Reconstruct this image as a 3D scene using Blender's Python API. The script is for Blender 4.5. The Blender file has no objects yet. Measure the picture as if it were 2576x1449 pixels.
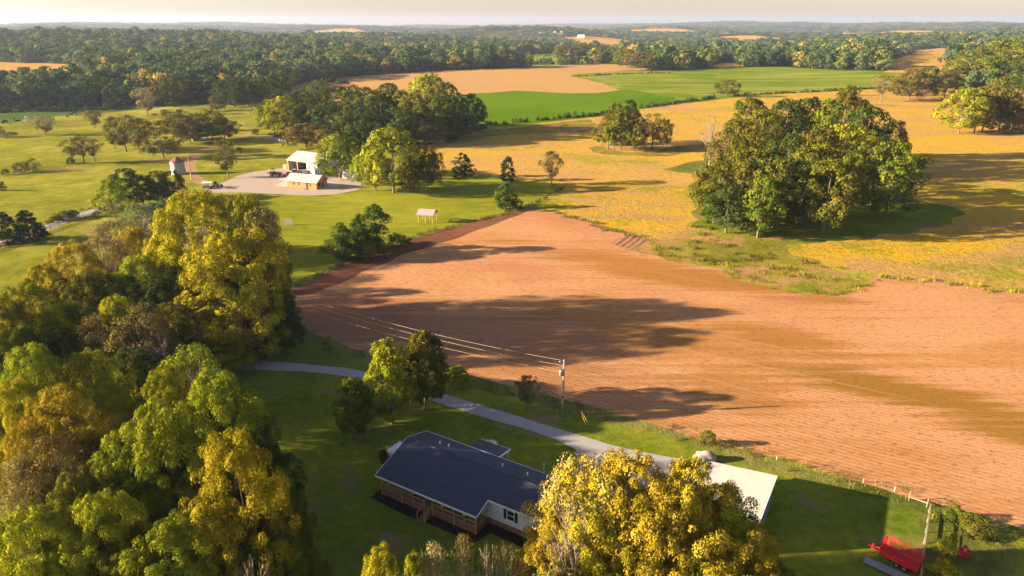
import bpy, math, random
import numpy as np
from mathutils import Vector, Matrix
from mathutils.geometry import delaunay_2d_cdt
R = math.radians
random.seed(7)
SC = bpy.context.scene
COL = SC.collection
# ------------------------------------------------------------------ camera model
CH = 54.0; F = 1740.0; CU, CV = 1288.0, 724.5; PITCH = R(20.84)
CP, SP = math.cos(PITCH), math.sin(PITCH)

def sm(a, b, x):
    t = np.clip((x - a) / (b - a), 0, 1); return t * t * (3 - 2 * t)

def terrain(x, y):
    x = np.asarray(x, float); y = np.asarray(y, float)
    r = np.hypot(x, y)
    z = sm(260, 900, r) * 1.6 * (np.sin(x / 190 + 1.3) * np.sin(y / 230 + .4) + .6 * np.sin(x / 97 + y / 131 + 2))
    n2 = np.sin(x / 520 + .7) * np.cos(y / 610 - .5) + .7 * np.sin((x + .6 * y) / 330 + 1) + .5 * np.sin((x - y) / 215)
    z = z + sm(1000, 2200, r) * (5.5 * n2 - 3)
    n3 = np.sin(x / 1130 + 2.2 + y / 3000) + .7 * np.sin(x / 470 - y / 900) + .35 * np.sin(x / 210 + y / 500 + 1)
    z = z + sm(3600, 8200, r) * (26 + 15 * n3 + 12 * sm(500, 4500, np.abs(x + 200)))
    z = z + sm(8000, 9500, r) * (18 + 8 * np.sin(x / 1700 + 1))
    z = z + sm(1500, 2600, r) * (1 - sm(6000, 8000, r)) * 14 * (np.sin(y / 250 + x / 1300) + .6 * np.sin(x / 360 - y / 700) + .4 * np.sin(x / 170 + y / 240))
    z = z + 24 * np.exp(-((x + 900) / 560) ** 2 - ((y - 1450) / 330) ** 2)
    z = z + 12 * np.exp(-((x - 700) / 330) ** 2 - ((y - 900) / 260) ** 2)
    z = z + 20 * np.exp(-((x - 120) / 260) ** 2 - ((y - 3000) / 420) ** 2)
    z = z - 5 * np.exp(-((x + 300) / 200) ** 2 - ((y - 500) / 70) ** 2)
    z = z + 6 * np.exp(-((x - 60) / 300) ** 2 - ((y - 900) / 130) ** 2)
    return z

def H(x, y): return float(terrain(x, y))

def ray(u, v):
    a = (u - CU) / F; t = -(v - CV) / F
    return Vector((a, CP + t * SP, -SP + t * CP))

def G(u, v, h=0.0):
    """ground point (plus a height h) seen from the drone in direction (u, v)"""
    d = ray(u, v); t = 20.0; lt = t
    while t < 15000:
        p = d * t
        if CH + p.z < H(p.x, p.y) + h: break
        lt = t; t *= 1.02
    a, b = lt, t
    for _ in range(24):
        m = (a + b) / 2; p = d * m
        if CH + p.z < H(p.x, p.y) + h: b = m
        else: a = m
    p = d * b
    return Vector((p.x, p.y, H(p.x, p.y)))

def ztop(y, v):
    t = (v - CV) / F
    return CH - y * (SP + t * CP) / (CP - t * SP)

# ------------------------------------------------------------------ bookkeeping
def tag(o, label=None, cat=None, group=None, kind=None):
    if label: o['label'] = label
    if cat: o['category'] = cat
    if group: o['group'] = group
    if kind: o['kind'] = kind
    return o

def thing(name, label, cat, loc=(0, 0, 0), rz=0.0, group=None):
    o = bpy.data.objects.new(name, None); COL.objects.link(o)
    o.empty_display_size = .5
    o.location = loc; o.rotation_euler = (0, 0, rz)
    return tag(o, label, cat, group)

def link(name, me, parent=None, mat=None, loc=None, rot=None, scale=None):
    o = bpy.data.objects.new(name, me); COL.objects.link(o)
    if mat and not me.materials: me.materials.append(mat)
    if parent: o.parent = parent
    if loc is not None: o.location = loc
    if rot is not None: o.rotation_euler = rot
    if scale is not None: o.scale = scale
    return o

def children(o): return [c for c in list(bpy.data.objects) if c.parent == o]

def copy_tree(o, parent=None, kids=None):
    c = o.copy(); COL.objects.link(c)
    if parent: c.parent = parent
    for ch in list(o.children): copy_tree(ch, c)
    return c

def np_mesh(name, V, Q, mat=None, smooth=False, tone=None):
    """V (n,3), Q (m,k) index array -> mesh"""
    me = bpy.data.meshes.new(name)
    V = np.asarray(V, np.float32); Q = np.asarray(Q, np.int32)
    k = Q.shape[1]
    me.vertices.add(len(V)); me.vertices.foreach_set('co', V.ravel())
    me.loops.add(Q.size); me.loops.foreach_set('vertex_index', Q.ravel())
    me.polygons.add(len(Q)); me.polygons.foreach_set('loop_start', np.arange(0, Q.size, k, dtype=np.int32))
    try: me.polygons.foreach_set('loop_total', np.full(len(Q), k, np.int32))
    except Exception: pass
    if tone is not None:
        a = me.attributes.new('tone', 'FLOAT', 'FACE'); a.data.foreach_set('value', np.asarray(tone, np.float32))
    if smooth: me.polygons.foreach_set('use_smooth', np.ones(len(Q), bool))
    me.update(calc_edges=True)
    if mat: me.materials.append(mat)
    return me

class MB:
    def __init__(s): s.v = []; s.f = []
    def add(s, vs, fs):
        b = len(s.v); s.v += [tuple(v) for v in vs]; s.f += [tuple(b + i for i in f) for f in fs]; return s
    def box(s, x0, x1, y0, y1, z0, z1):
        vs = [(x, y, z) for z in (z0, z1) for y in (y0, y1) for x in (x0, x1)]
        return s.add(vs, [(0, 2, 3, 1), (4, 5, 7, 6), (0, 1, 5, 4), (2, 6, 7, 3), (0, 4, 6, 2), (1, 3, 7, 5)])
    def bar(s, a, b, w, h=None):
        """rectangular beam from a to b"""
        a = Vector(a); b = Vector(b); h = h or w
        d = (b - a).normalized(); up = Vector((0, 0, 1)) if abs(d.z) < .95 else Vector((0, 1, 0))
        sx = d.cross(up).normalized() * (w / 2); sy = sx.cross(d).normalized() * (h / 2)
        vs = [p + i * sx + j * sy for p in (a, b) for i, j in ((-1, -1), (1, -1), (1, 1), (-1, 1))]
        return s.add(vs, [(3, 2, 1, 0), (4, 5, 6, 7)] + [(i, (i + 1) % 4, 4 + (i + 1) % 4, 4 + i) for i in range(4)])
    def tube(s, pts, rad, n=8, caps=True):
        pts = [Vector(p) for p in pts]; rad = rad if isinstance(rad, (list, tuple)) else [rad] * len(pts)
        vs = []; m = len(pts)
        for i, p in enumerate(pts):
            d = (pts[min(i + 1, m - 1)] - pts[max(i - 1, 0)]).normalized()
            up = Vector((0, 0, 1)) if abs(d.z) < .9 else Vector((1, 0, 0))
            a = d.cross(up).normalized(); b = a.cross(d)
            for k in range(n):
                t = 2 * math.pi * k / n
                vs.append(p + (a * math.cos(t) + b * math.sin(t)) * rad[i])
        fs = [(i * n + k, (i + 1) * n + k, (i + 1) * n + (k + 1) % n, i * n + (k + 1) % n) for i in range(m - 1) for k in range(n)]
        if caps: fs += [tuple(range(n)), tuple(range((m - 1) * n, m * n))[::-1]]
        return s.add(vs, fs)
    def lathe(s, prof, n=16, c=(0, 0, 0)):
        vs = []; m = len(prof)
        for r, z in prof:
            for k in range(n):
                t = 2 * math.pi * k / n; vs.append((c[0] + r * math.cos(t), c[1] + r * math.sin(t), c[2] + z))
        fs = [(i * n + k, i * n + (k + 1) % n, (i + 1) * n + (k + 1) % n, (i + 1) * n + k) for i in range(m - 1) for k in range(n)]
        fs += [tuple(range(n))[::-1], tuple(range((m - 1) * n, m * n))]
        return s.add(vs, fs)
    def prism(s, poly, a, b, axis='x'):
        """extrude a 2D polygon along an axis between a and b"""
        n = len(poly)
        f = {'x': lambda q, t: (t, q[0], q[1]), 'y': lambda q, t: (q[0], t, q[1]), 'z': lambda q, t: (q[0], q[1], t)}[axis]
        vs = [f(q, a) for q in poly] + [f(q, b) for q in poly]
        return s.add(vs, [tuple(range(n))[::-1], tuple(range(n, 2 * n))] + [(i, (i + 1) % n, n + (i + 1) % n, n + i) for i in range(n)])
    def mesh(s, name, smooth=False):
        import bmesh
        me = bpy.data.meshes.new(name); me.from_pydata(s.v, [], s.f)
        bm = bmesh.new(); bm.from_mesh(me); bmesh.ops.recalc_face_normals(bm, faces=bm.faces); bm.to_mesh(me); bm.free()
        if smooth:
            for p in me.polygons: p.use_smooth = True
        return me
    def build(s, name, mat, parent=None, smooth=False, loc=None, rot=None):
        return link(name, s.mesh(name, smooth), parent, mat, loc, rot)

# ------------------------------------------------------------------ materials
class NT:
    def __init__(s, name):
        s.m = bpy.data.materials.new(name); s.m.use_nodes = True
        s.t = s.m.node_tree; s.t.nodes.clear()
        s.out = s.t.nodes.new('ShaderNodeOutputMaterial')
    def n(s, typ, ins=None, **props):
        nd = s.t.nodes.new('ShaderNode' + typ)
        for k, v in props.items(): setattr(nd, k, v)
        for k, v in (ins or {}).items():
            i = nd.inputs[k]
            if isinstance(v, bpy.types.NodeSocket): s.t.links.new(v, i)
            else: i.default_value = v
        return nd
    def pos(s, scale=(1, 1, 1), rz=0.0, obj=False):
        if obj: c = s.n('TexCoord').outputs['Object']
        else: c = s.n('NewGeometry').outputs['Position']
        return s.n('Mapping', {'Vector': c, 'Rotation': (0, 0, rz), 'Scale': scale}).outputs[0]
    def noise(s, vec, scale, detail=4, rough=.6, dist=0):
        return s.n('TexNoise', {'Vector': vec, 'Scale': scale, 'Detail': detail, 'Roughness': rough, 'Distortion': dist}).outputs['Fac']
    def ramp(s, fac, stops, interp='LINEAR'):
        nd = s.n('ValToRGB', {'Fac': fac}); cr = nd.color_ramp; cr.interpolation = interp
        while len(cr.elements) < len(stops): cr.elements.new(.5)
        for e, (p, c) in zip(cr.elements, stops):
            e.position = p; e.color = (*c, 1) if len(c) == 3 else c
        return nd.outputs['Color']
    def mask(s, fac, a, b):
        return s.n('MapRange', {'Value': fac, 'From Min': a, 'From Max': b}, clamp=True).outputs[0]
    def mix(s, fac, a, b, mode='MIX'):
        nd = s.n('Mix', data_type='RGBA', blend_type=mode)
        for i, v in ((0, fac), (6, a), (7, b)):
            if isinstance(v, bpy.types.NodeSocket): s.t.links.new(v, nd.inputs[i])
            else: nd.inputs[i].default_value = (*v, 1) if isinstance(v, tuple) and len(v) == 3 else v
        return nd.outputs[2]
    def math(s, op, a, b=0.0):
        return s.n('Math', {0: a, 1: b}, operation=op).outputs[0]
    def bump(s, h, strength, dist):
        return s.n('Bump', {'Height': h, 'Strength': strength, 'Distance': dist}).outputs[0]
    def surf(s, col, rough=.8, metal=0.0, nrm=None, spec=.2):
        ins = {'Base Color': (*col, 1) if isinstance(col, tuple) and len(col) == 3 else col, 'Roughness': rough, 'Metallic': metal, 'Specular IOR Level': spec}
        if nrm is not None: ins['Normal'] = nrm
        b = s.n('BsdfPrincipled', ins)
        s.t.links.new(b.outputs[0], s.out.inputs[0]); return s.m

def plain(name, col, rough=.7, metal=0.0, var=.25, scale=3.0, obj=True, spec=.3, bump=0.0):
    t = NT(name); p = t.pos(obj=obj); n = t.noise(p, scale, 5, .65)
    d = tuple(c * (1 - var) for c in col); l = tuple(min(1, c * (1 + var)) for c in col)
    nr = t.bump(t.noise(p, scale * 6, 3), bump, .05) if bump else None
    return t.surf(t.ramp(n, [(.3, d), (.7, l)]), rough, metal, nr, spec)

def grass(name, dark, mid, light, s1=.02, s2=.35, bump=.6, bd=.12, streak=None, patch=None):
    t = NT(name); p = t.pos()
    n1 = t.noise(p, s1, 5, .6); n2 = t.noise(p, s2, 6, .7); n3 = t.noise(p, 2.3, 4, .75)
    f = t.math('ADD', t.math('MULTIPLY', n1, .5), t.math('ADD', t.math('MULTIPLY', n2, .3), t.math('MULTIPLY', n3, .2)))
    c = t.ramp(f, [(.39, dark), (.5, mid), (.61, light)])
    if streak:
        ps = t.pos((.25, 1.6, 1), streak[0]); ns = t.noise(ps, streak[1], 4, .6)
        c = t.mix(t.math('MULTIPLY', t.mask(ns, .48, .62), streak[3]), c, streak[2])
    if patch:
        c = t.mix(t.mask(t.noise(p, patch[0], 6, .65), patch[2], patch[2] + .07), c, patch[1])
    h = t.math('ADD', t.math('MULTIPLY', n3, .4), n2)
    return t.surf(c, 1, 0, t.bump(h, bump, bd), 0)

ROW = R(30)      # rows run along the farm's own grid
def soil(name, light, mid, dark, brown, spacing=.76, rowdepth=.35, rz=ROW, bmp=.5, blobs=()):
    t = NT(name); p = t.pos(); pr = t.pos((1, 1, 1), rz)
    ps = t.pos((.045, 1, 1), rz)
    w = t.noise(pr, .05, 2, .5)
    y = t.n('SeparateXYZ', {'Vector': pr}).outputs[1]
    ph = t.math('ADD', t.math('MULTIPLY', y, 2 * math.pi / spacing), t.math('MULTIPLY', w, 9.0))
    row = t.math('MULTIPLY', t.math('ADD', t.math('SINE', ph), 1.0), .5)
    grain = t.noise(p, 1.7, 5, .8)
    streak = t.noise(ps, .55, 5, .65)
    clod = t.mask(t.noise(t.pos((.45, 1, 1), rz), 1.5, 3, .85), .545, .62)
    big = t.noise(p, .017, 4, .55)
    big2 = t.noise(t.pos((.45, 1, 1), rz), .035, 5, .6)
    c = t.ramp(grain, [(.3, mid), (.62, light)])
    c = t.mix(t.math('MULTIPLY', t.mask(streak, .46, .62), .45), c, mid)
    c = t.mix(t.math('MULTIPLY', t.mask(t.math('ADD', t.math('MULTIPLY', big2, .75), t.math('MULTIPLY', streak, .25)), .49, .57), .5), c, brown)
    for (bx, by, rx, ry, ba, amt, bc) in blobs:      # damp patches of the real field
        q = t.n('Mapping', {'Vector': t.n('NewGeometry').outputs['Position'], 'Location': (bx, by, 0), 'Rotation': (0, 0, ba), 'Scale': (rx, ry, 1000)}, vector_type='TEXTURE').outputs[0]
        ln = t.n('VectorMath', {0: q}, operation='LENGTH').outputs['Value']
        f = t.math('ADD', ln, t.math('ADD', t.math('MULTIPLY', t.math('SUBTRACT', streak, .5), -2.6), t.math('MULTIPLY', t.math('SUBTRACT', big2, .5), -1.6)))
        c = t.mix(t.math('MULTIPLY', t.mask(f, 1.15, .55), amt), c, bc)
    c = t.mix(t.math('MULTIPLY', t.mask(big, .52, .66), .25), c, (light[0] * .95, light[1] * .72, light[2] * .75))
    c = t.mix(t.math('MULTIPLY', row, t.math('MULTIPLY', t.mask(t.noise(p, .03, 4, .6), .36, .6), rowdepth)), c, dark)
    c = t.mix(t.math('MULTIPLY', clod, .65), c, dark)
    tr_ = t.mask(t.math('SINE', t.math('ADD', t.math('MULTIPLY', y, 2 * math.pi / 9.2), t.math('MULTIPLY', w, 1.4))), .965, .99)
    c = t.mix(t.math('MULTIPLY', t.math('MULTIPLY', tr_, t.mask(big2, .42, .55)), .2), c, (light[0] * 1.15, light[1] * 1.2, light[2] * 1.2))
    h = t.math('ADD', t.math('MULTIPLY', row, -.35), grain)
    return t.surf(c, 1, 0, t.bump(h, bmp, .12), 0)

def soy(name, gold, tan, green, s=.05, gf=.60):
    t = NT(name); p = t.pos(); ps = t.pos((.5, 1, 1), R(20))
    a = t.noise(ps, s, 6, .68, .4); b = t.noise(p, .5, 5, .75); g = t.noise(p, s * .8, 5, .7); fine = t.noise(p, 1.6, 4, .8)
    c = t.mix(t.mask(t.math('ADD', t.math('MULTIPLY', a, .65), t.math('MULTIPLY', b, .35)), .44, .56), gold, tan)
    c = t.mix(t.math('MULTIPLY', t.mask(t.math('ADD', t.math('MULTIPLY', g, .7), t.math('MULTIPLY', b, .3)), gf - .06, gf + .03), .85), c, green)
    c = t.mix(t.math('MULTIPLY', t.mask(t.math('ADD', t.math('MULTIPLY', fine, .6), t.math('MULTIPLY', b, .4)), .49, .58), .55), c, (gold[0] * .45, gold[1] * .42, gold[2] * .5))  # dark flecks paint the small shadows within the canopy
    h = t.math('ADD', t.math('MULTIPLY', fine, .5), b)
    return t.surf(c, 1, 0, t.bump(h, .9, .5), 0)

def gravel(name, light, dark):
    t = NT(name); p = t.pos(); n = t.noise(p, 3.5, 5, .8); b = t.noise(p, .12, 5, .6)
    c = t.ramp(n, [(.3, dark), (.7, light)]); c = t.mix(t.math('MULTIPLY', t.mask(b, .5, .7), .35), c, (light[0] * .8, light[1] * .72, light[2] * .6))
    return t.surf(c, 1, 0, t.bump(n, .35, .05), 0)

def _b(u, v, rx, ry, amt, bc=(.27, .125, .022), a=-30):
    p = G(u, v); return (p.x, p.y, rx, ry, R(a), amt, bc)
SOILBLOBS = [_b(2380, 1010, 27, 6, .95, (.24, .12, .02)), _b(2560, 1090, 14, 5, .9, (.24, .12, .02)), _b(1700, 690, 42, 9, .75), _b(1980, 730, 22, 4, .7), _b(1990, 850, 12, 7, .75), _b(1850, 980, 10, 7, .6), _b(1250, 850, 36, 14, .45, (.25, .12, .07)),
             _b(850, 800, 24, 16, .6, (.24, .10, .06)), _b(1500, 800, 20, 8, .5), _b(1320, 680, 14, 7, .5, (.42, .16, .09)), _b(2250, 730, 12, 4, .5, (.55, .24, .12)), _b(1420, 560, 22, 9, .5, (.46, .18, .10))]
M = {}
M['pasture'] = grass('pasture_grass', (.11, .115, .014), (.20, .20, .02), (.32, .285, .045), .02, .16, 1, .3, patch=(.035, (.24, .175, .05), .57))
M['yard'] = grass('mown_yard_grass', (.12, .14, .010), (.18, .195, .013), (.26, .25, .022), .025, .3, streak=(R(25), .25, (.27, .245, .03), .5))
M['lawn'] = grass('deep_lawn_grass', (.06, .10, .010), (.135, .16, .013), (.25, .235, .022), .05, .8, streak=(R(30), .35, (.13, .15, .02), .4), patch=(.09, (.19, .14, .055), .55))
M['weeds'] = grass('rough_meadow', (.085, .10, .012), (.19, .165, .022), (.34, .23, .055), .05, .5, 1, .45, patch=(.07, (.34, .17, .085), .52))
M['margin'] = grass('field_margin_grass', (.07, .09, .015), (.14, .14, .03), (.24, .20, .06), .05, .5, .9, .3)
M['creekshade'] = grass('shade_darkened_creek_grass', (.04, .075, .018), (.07, .11, .018), (.11, .15, .02), .02, .2)  # creek grass with the shade of the woods put into its colour
M['crop'] = grass('bright_green_crop', (.06, .125, .001), (.085, .155, .001), (.11, .175, .002), .012, .12, .4)
M['crop2'] = grass('pale_green_crop', (.07, .135, .002), (.12, .17, .006), (.22, .22, .025), .007, .05, .4, streak=(R(12), .035, (.26, .24, .06), .75))
M['palegreen'] = grass('far_green_field', (.13, .18, .02), (.19, .22, .03), (.23, .25, .05), .008, .08, .3)
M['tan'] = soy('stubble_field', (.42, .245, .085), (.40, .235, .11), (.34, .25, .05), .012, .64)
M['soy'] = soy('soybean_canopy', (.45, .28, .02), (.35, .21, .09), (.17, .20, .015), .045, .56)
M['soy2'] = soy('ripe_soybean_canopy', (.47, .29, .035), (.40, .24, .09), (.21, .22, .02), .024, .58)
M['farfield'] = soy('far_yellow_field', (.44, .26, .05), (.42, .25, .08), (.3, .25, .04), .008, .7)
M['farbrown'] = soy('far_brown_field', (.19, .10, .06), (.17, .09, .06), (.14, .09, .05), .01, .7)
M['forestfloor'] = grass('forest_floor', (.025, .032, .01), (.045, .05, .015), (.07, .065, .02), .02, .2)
M['farforest'] = grass('distant_woods', (.03, .045, .02), (.05, .065, .022), (.09, .09, .03), .004, .02, .9, 4)
M['soil'] = soil('tilled_soil', (.50, .26, .132), (.42, .20, .094), (.18, .08, .035), (.30, .145, .03), spacing=.88, rowdepth=.36, bmp=.4, blobs=SOILBLOBS)
M['headland'] = soil('dark_headland_soil', (.21, .088, .055), (.165, .068, .042), (.06, .026, .018), (.14, .06, .03), .8, .6, R(120))
M['furrow'] = soil('deep_furrow_soil', (.40, .22, .13), (.34, .17, .10), (.06, .028, .02), (.27, .13, .06), 1.9, .8, R(-60), .9)
M['gravel'] = gravel('gravel_drive', (.40, .36, .35), (.26, .235, .24))
M['gravelwarm'] = gravel('farmyard_gravel', (.43, .35, .30), (.30, .24, .21))
M['dirt'] = gravel('dirt_track', (.36, .23, .13), (.25, .15, .08))
M['mulch'] = plain('dark_mulch', (.022, .014, .012), .95, 0, .5, 4, False, .05, .5)
M['concrete'] = plain('concrete_slab', (.46, .42, .38), .85, 0, .1, 2, False)

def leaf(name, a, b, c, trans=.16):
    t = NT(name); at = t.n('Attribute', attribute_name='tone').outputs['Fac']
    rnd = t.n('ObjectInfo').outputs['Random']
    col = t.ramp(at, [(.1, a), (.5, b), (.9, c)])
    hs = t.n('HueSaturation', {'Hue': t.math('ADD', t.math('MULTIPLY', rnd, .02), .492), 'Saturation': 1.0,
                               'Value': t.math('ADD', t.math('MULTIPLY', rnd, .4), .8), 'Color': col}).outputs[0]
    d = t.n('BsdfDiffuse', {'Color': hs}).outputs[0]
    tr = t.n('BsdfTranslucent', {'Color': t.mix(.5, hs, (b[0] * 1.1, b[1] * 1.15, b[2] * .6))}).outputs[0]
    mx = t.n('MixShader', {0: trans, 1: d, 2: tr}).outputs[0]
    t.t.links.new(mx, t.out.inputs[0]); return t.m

L = {
 'gold': leaf('gold_leaves', (.15, .145, .007), (.26, .225, .01), (.42, .33, .02)),
 'bright gold': leaf('bright_gold_leaves', (.17, .15, .01), (.31, .235, .014), (.48, .35, .04)),
 'orange': leaf('orange_gold_leaves', (.18, .15, .009), (.30, .23, .014), (.44, .32, .035)),
 'yellow green': leaf('yellow_green_leaves', (.11, .13, .008), (.20, .21, .011), (.34, .31, .018)),
 'bright green': leaf('bright_green_leaves', (.09, .125, .008), (.16, .19, .011), (.29, .29, .018)),
 'green': leaf('green_leaves', (.05, .078, .008), (.09, .115, .01), (.16, .165, .015)),
 'dark green': leaf('dark_green_leaves', (.025, .045, .01), (.045, .068, .012), (.08, .092, .016)),
 'olive': leaf('olive_leaves', (.06, .068, .01), (.10, .10, .012), (.17, .15, .018)),
 'brown': leaf('brown_olive_leaves', (.08, .065, .018), (.13, .098, .025), (.20, .14, .038)),
 'blue green': leaf('blue_green_leaves', (.055, .085, .04), (.085, .12, .055), (.13, .155, .065)),
 'pale': leaf('pale_thin_leaves', (.16, .14, .05), (.24, .20, .075), (.32, .25, .10)),
 'cedar': leaf('cedar_needles', (.012, .028, .008), (.02, .04, .01), (.035, .055, .012), .15),
 'pine': leaf('pine_needles', (.03, .06, .01), (.055, .09, .012), (.10, .13, .018), .2),
 'pink': leaf('crimson_blossom', (.35, .02, .05), (.5, .03, .09), (.6, .08, .16), .3),
}
def farleaf():
    t = NT('far_tree_leaves'); at = t.n('Attribute', attribute_name='tone').outputs['Fac']
    rnd = t.n('ObjectInfo').outputs['Random']
    base = t.ramp(rnd, [(0, (.026, .05, .022)), (.35, (.04, .066, .026)), (.65, (.062, .085, .026)), (.87, (.095, .105, .026)), (.95, (.15, .13, .03)), (.97, (.17, .115, .04)), (1, (.24, .18, .025))])
    v = t.math('ADD', t.math('MULTIPLY', at, 1.6), .8)
    hs = t.n('HueSaturation', {'Color': base, 'Value': v}).outputs[0]
    d = t.n('BsdfDiffuse', {'Color': hs}).outputs[0]; tr = t.n('BsdfTranslucent', {'Color': hs}).outputs[0]
    t.t.links.new(t.n('MixShader', {0: .2, 1: d, 2: tr}).outputs[0], t.out.inputs[0]); return t.m
L['far'] = farleaf()
BARK = plain('grey_brown_bark', (.16, .12, .09), .9, 0, .35, 4)
BARKP = plain('pale_bark', (.27, .21, .155), .9, 0, .25, 4)

# ------------------------------------------------------------------ tree meshes (unit height 1)
def unit(v): return v / np.maximum(np.linalg.norm(v, axis=1, keepdims=True), 1e-6)

def profile(kind, t):
    if kind == 'broad': return np.clip(1 - np.abs((t - .42) / .60) ** 2.3, 0, 1) ** .55
    if kind == 'tall': return np.clip(1 - np.abs((t - .42) / .6) ** 2.0, 0, 1) ** .65
    if kind == 'cedar': return np.clip(1 - t, 0, 1) ** .45 * np.clip(t * 9 + .55, 0, 1)
    if kind == 'pine': return np.clip(1 - np.abs((t - .36) / .66) ** 1.8, 0, 1) ** .8
    if kind == 'vase': return np.clip(.25 + 1.3 * t, 0, 1) * np.clip((1 - t) * 5, 0, 1) ** .5
    return np.clip(1 - np.abs((t - .35) / .66) ** 2.2, 0, 1) ** .5     # bush

def make_tree(name, kind, seed, ncl, nleaf, ls, rad, zb, mat=None, branches=12, crcl=(.055, .10), shell=.45, twig=0, tw=.018):
    """returns (trunk mesh, crown mesh) of a tree one unit tall"""
    g = np.random.RandomState(seed)
    t = g.rand(ncl) ** .9
    t[:3] = (.97, .93, .9)
    ang = g.rand(ncl) * 2 * np.pi
    ph = g.rand(4) * 6.28
    lump = 1 + .20 * np.sin(2 * ang + ph[0] + 3 * t) + .13 * np.sin(3 * ang + ph[1] - 5 * t) + .10 * np.sin(5 * ang + 9 * t + ph[2])
    rr = rad * profile(kind, t) * lump
    fr = (shell + (1 - shell) * g.rand(ncl) ** .6) * np.where(g.rand(ncl) < .12, 1.14, 1)
    C = np.stack([np.cos(ang) * rr * fr, np.sin(ang) * rr * fr, zb + (1 - zb) * .96 * t], 1)
    cr = g.uniform(crcl[0], crcl[1], ncl) * (.75 + .5 * profile(kind, t))
    tone = np.clip(g.normal(.5, .30, ncl), 0, 1)
    w = cr ** 2; idx = g.choice(ncl, nleaf, p=w / w.sum())
    c0 = np.array([0, 0, zb + (1 - zb) * .35])
    out = unit(C - c0)[idx]
    d = unit(g.normal(size=(nleaf, 3)) + out * .55 + np.array([0, 0, .3]))
    P = C[idx] + d * (cr[idx] * (.55 + .55 * g.rand(nleaf) ** .7))[:, None] * np.array([1.05, 1.05, .8])
    if kind == 'cedar': nrm = unit(d * .6 + out * .8 + g.normal(size=(nleaf, 3)) * .45)
    else: nrm = unit(d * 1.15 + out * .3 + g.normal(size=(nleaf, 3)) * .42)
    a = unit(np.cross(nrm, g.normal(size=(nleaf, 3)))); b = np.cross(nrm, a)
    s = (ls * (.55 + .9 * g.rand(nleaf)))[:, None]
    V = np.stack([P - a * s, P - b * s * .62 + nrm * s * .15, P + a * s, P + b * s * .62 + nrm * s * .1], 1).reshape(-1, 3)
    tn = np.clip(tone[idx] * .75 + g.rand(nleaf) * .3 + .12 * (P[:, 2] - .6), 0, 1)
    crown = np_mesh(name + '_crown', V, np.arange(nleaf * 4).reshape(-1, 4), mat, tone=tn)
    mb = MB()
    lean = Vector((g.uniform(-.02, .02), g.uniform(-.02, .02), 0))
    tk = [Vector((0, 0, -.02)), Vector((0, 0, .03)) + lean * .1, Vector((0, 0, zb + .05)) + lean, Vector((0, 0, zb + (1 - zb) * .45)) + lean * 1.6, Vector((0, 0, zb + (1 - zb) * .8)) + lean * 1.2]
    mb.tube(tk, [tw * 1.5, tw * 1.05, tw * .85, tw * .5, tw * .12], 7)
    order = np.argsort(-cr)[:branches]
    for k in order:
        e = Vector(C[k]); z0 = zb * .8 + (e.z - zb) * g.uniform(.15, .55)
        s0 = Vector((0, 0, max(z0, zb * .7))) + lean
        m = s0.lerp(e, .5) + Vector((g.normal() * .02, g.normal() * .02, -.015 + g.normal() * .015))
        mb.tube([s0, m, e], [tw * .42, tw * .26, tw * .08], 5, False)
        for j in range(twig):
            b0 = s0.lerp(m, g.uniform(.3, 1)) if g.rand() < .35 else m.lerp(e, g.uniform(0, .9))
            dv = Vector(((e - s0).normalized() + Vector(g.normal(size=3)) * .55 + Vector((0, 0, .35))))
            dv = dv.normalized() * g.uniform(.05, .14)
            k1 = b0 + dv * .5 + Vector(g.normal(size=3)) * .008
            e1 = b0 + dv
            mb.tube([b0, k1, e1], [tw * .14, tw * .10, tw * .04], 3, False)
            for q in range(2):
                e2 = k1 + (dv.normalized() + Vector(g.normal(size=3)) * .6).normalized() * g.uniform(.03, .07)
                mb.tube([k1, e2], [tw * .08, tw * .03], 3, False)
    return mb.mesh(name + '_trunk', True), crown

VAR = {}
def variants(key, n, *a, **k):
    VAR[key] = [make_tree(key + '_%d' % i, a[0], 100 * len(VAR) + i, *a[1:], **k) for i in range(n)]
# near: leaves about 20-25 cm on a 20 m tree
variants('near', 6, 'broad', 300, 54000, .0072, .40, .10, crcl=(.028, .066), branches=36, shell=.55, twig=1)
variants('neartall', 3, 'tall', 120, 26000, .0088, .24, .12, crcl=(.045, .085), branches=22, shell=.35)
variants('nearsparse', 3, 'vase', 90, 9000, .008, .30, .25, crcl=(.05, .09), branches=40, shell=.3, twig=7, tw=.016)
variants('yard', 3, 'tall', 150, 14000, .013, .27, .14, crcl=(.035, .07), branches=20, shell=.4, tw=.022)
variants('mid', 6, 'broad', 110, 7000, .016, .37, .17, crcl=(.042, .085), branches=16, shell=.5)
variants('midtall', 4, 'tall', 60, 5000, .017, .25, .12, crcl=(.05, .09), branches=14, shell=.4)
variants('midsparse', 3, 'vase', 60, 1700, .016, .34, .30, crcl=(.05, .09), branches=30, shell=.35, twig=5, tw=.02)
variants('round', 3, 'bush', 60, 3000, .022, .55, .03, crcl=(.09, .16), branches=10, shell=.5)
variants('thin', 2, 'vase', 60, 3200, .018, .42, .22, crcl=(.06, .11), branches=34, shell=.3, twig=6, tw=.02)
variants('cedar', 3, 'cedar', 150, 6500, .017, .33, .03, crcl=(.035, .06), branches=10, shell=.6, tw=.02)
variants('pine', 3, 'pine', 46, 7000, .018, .36, .10, crcl=(.07, .12), branches=20, shell=.35, tw=.022)
variants('bare', 2, 'vase', 40, 150, .010, .30, .20, crcl=(.05, .09), branches=34, shell=.3, twig=12, tw=.022)
variants('baregold', 2, 'vase', 60, 3600, .009, .30, .15, crcl=(.05, .09), branches=44, shell=.3, twig=12, tw=.018)
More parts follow.
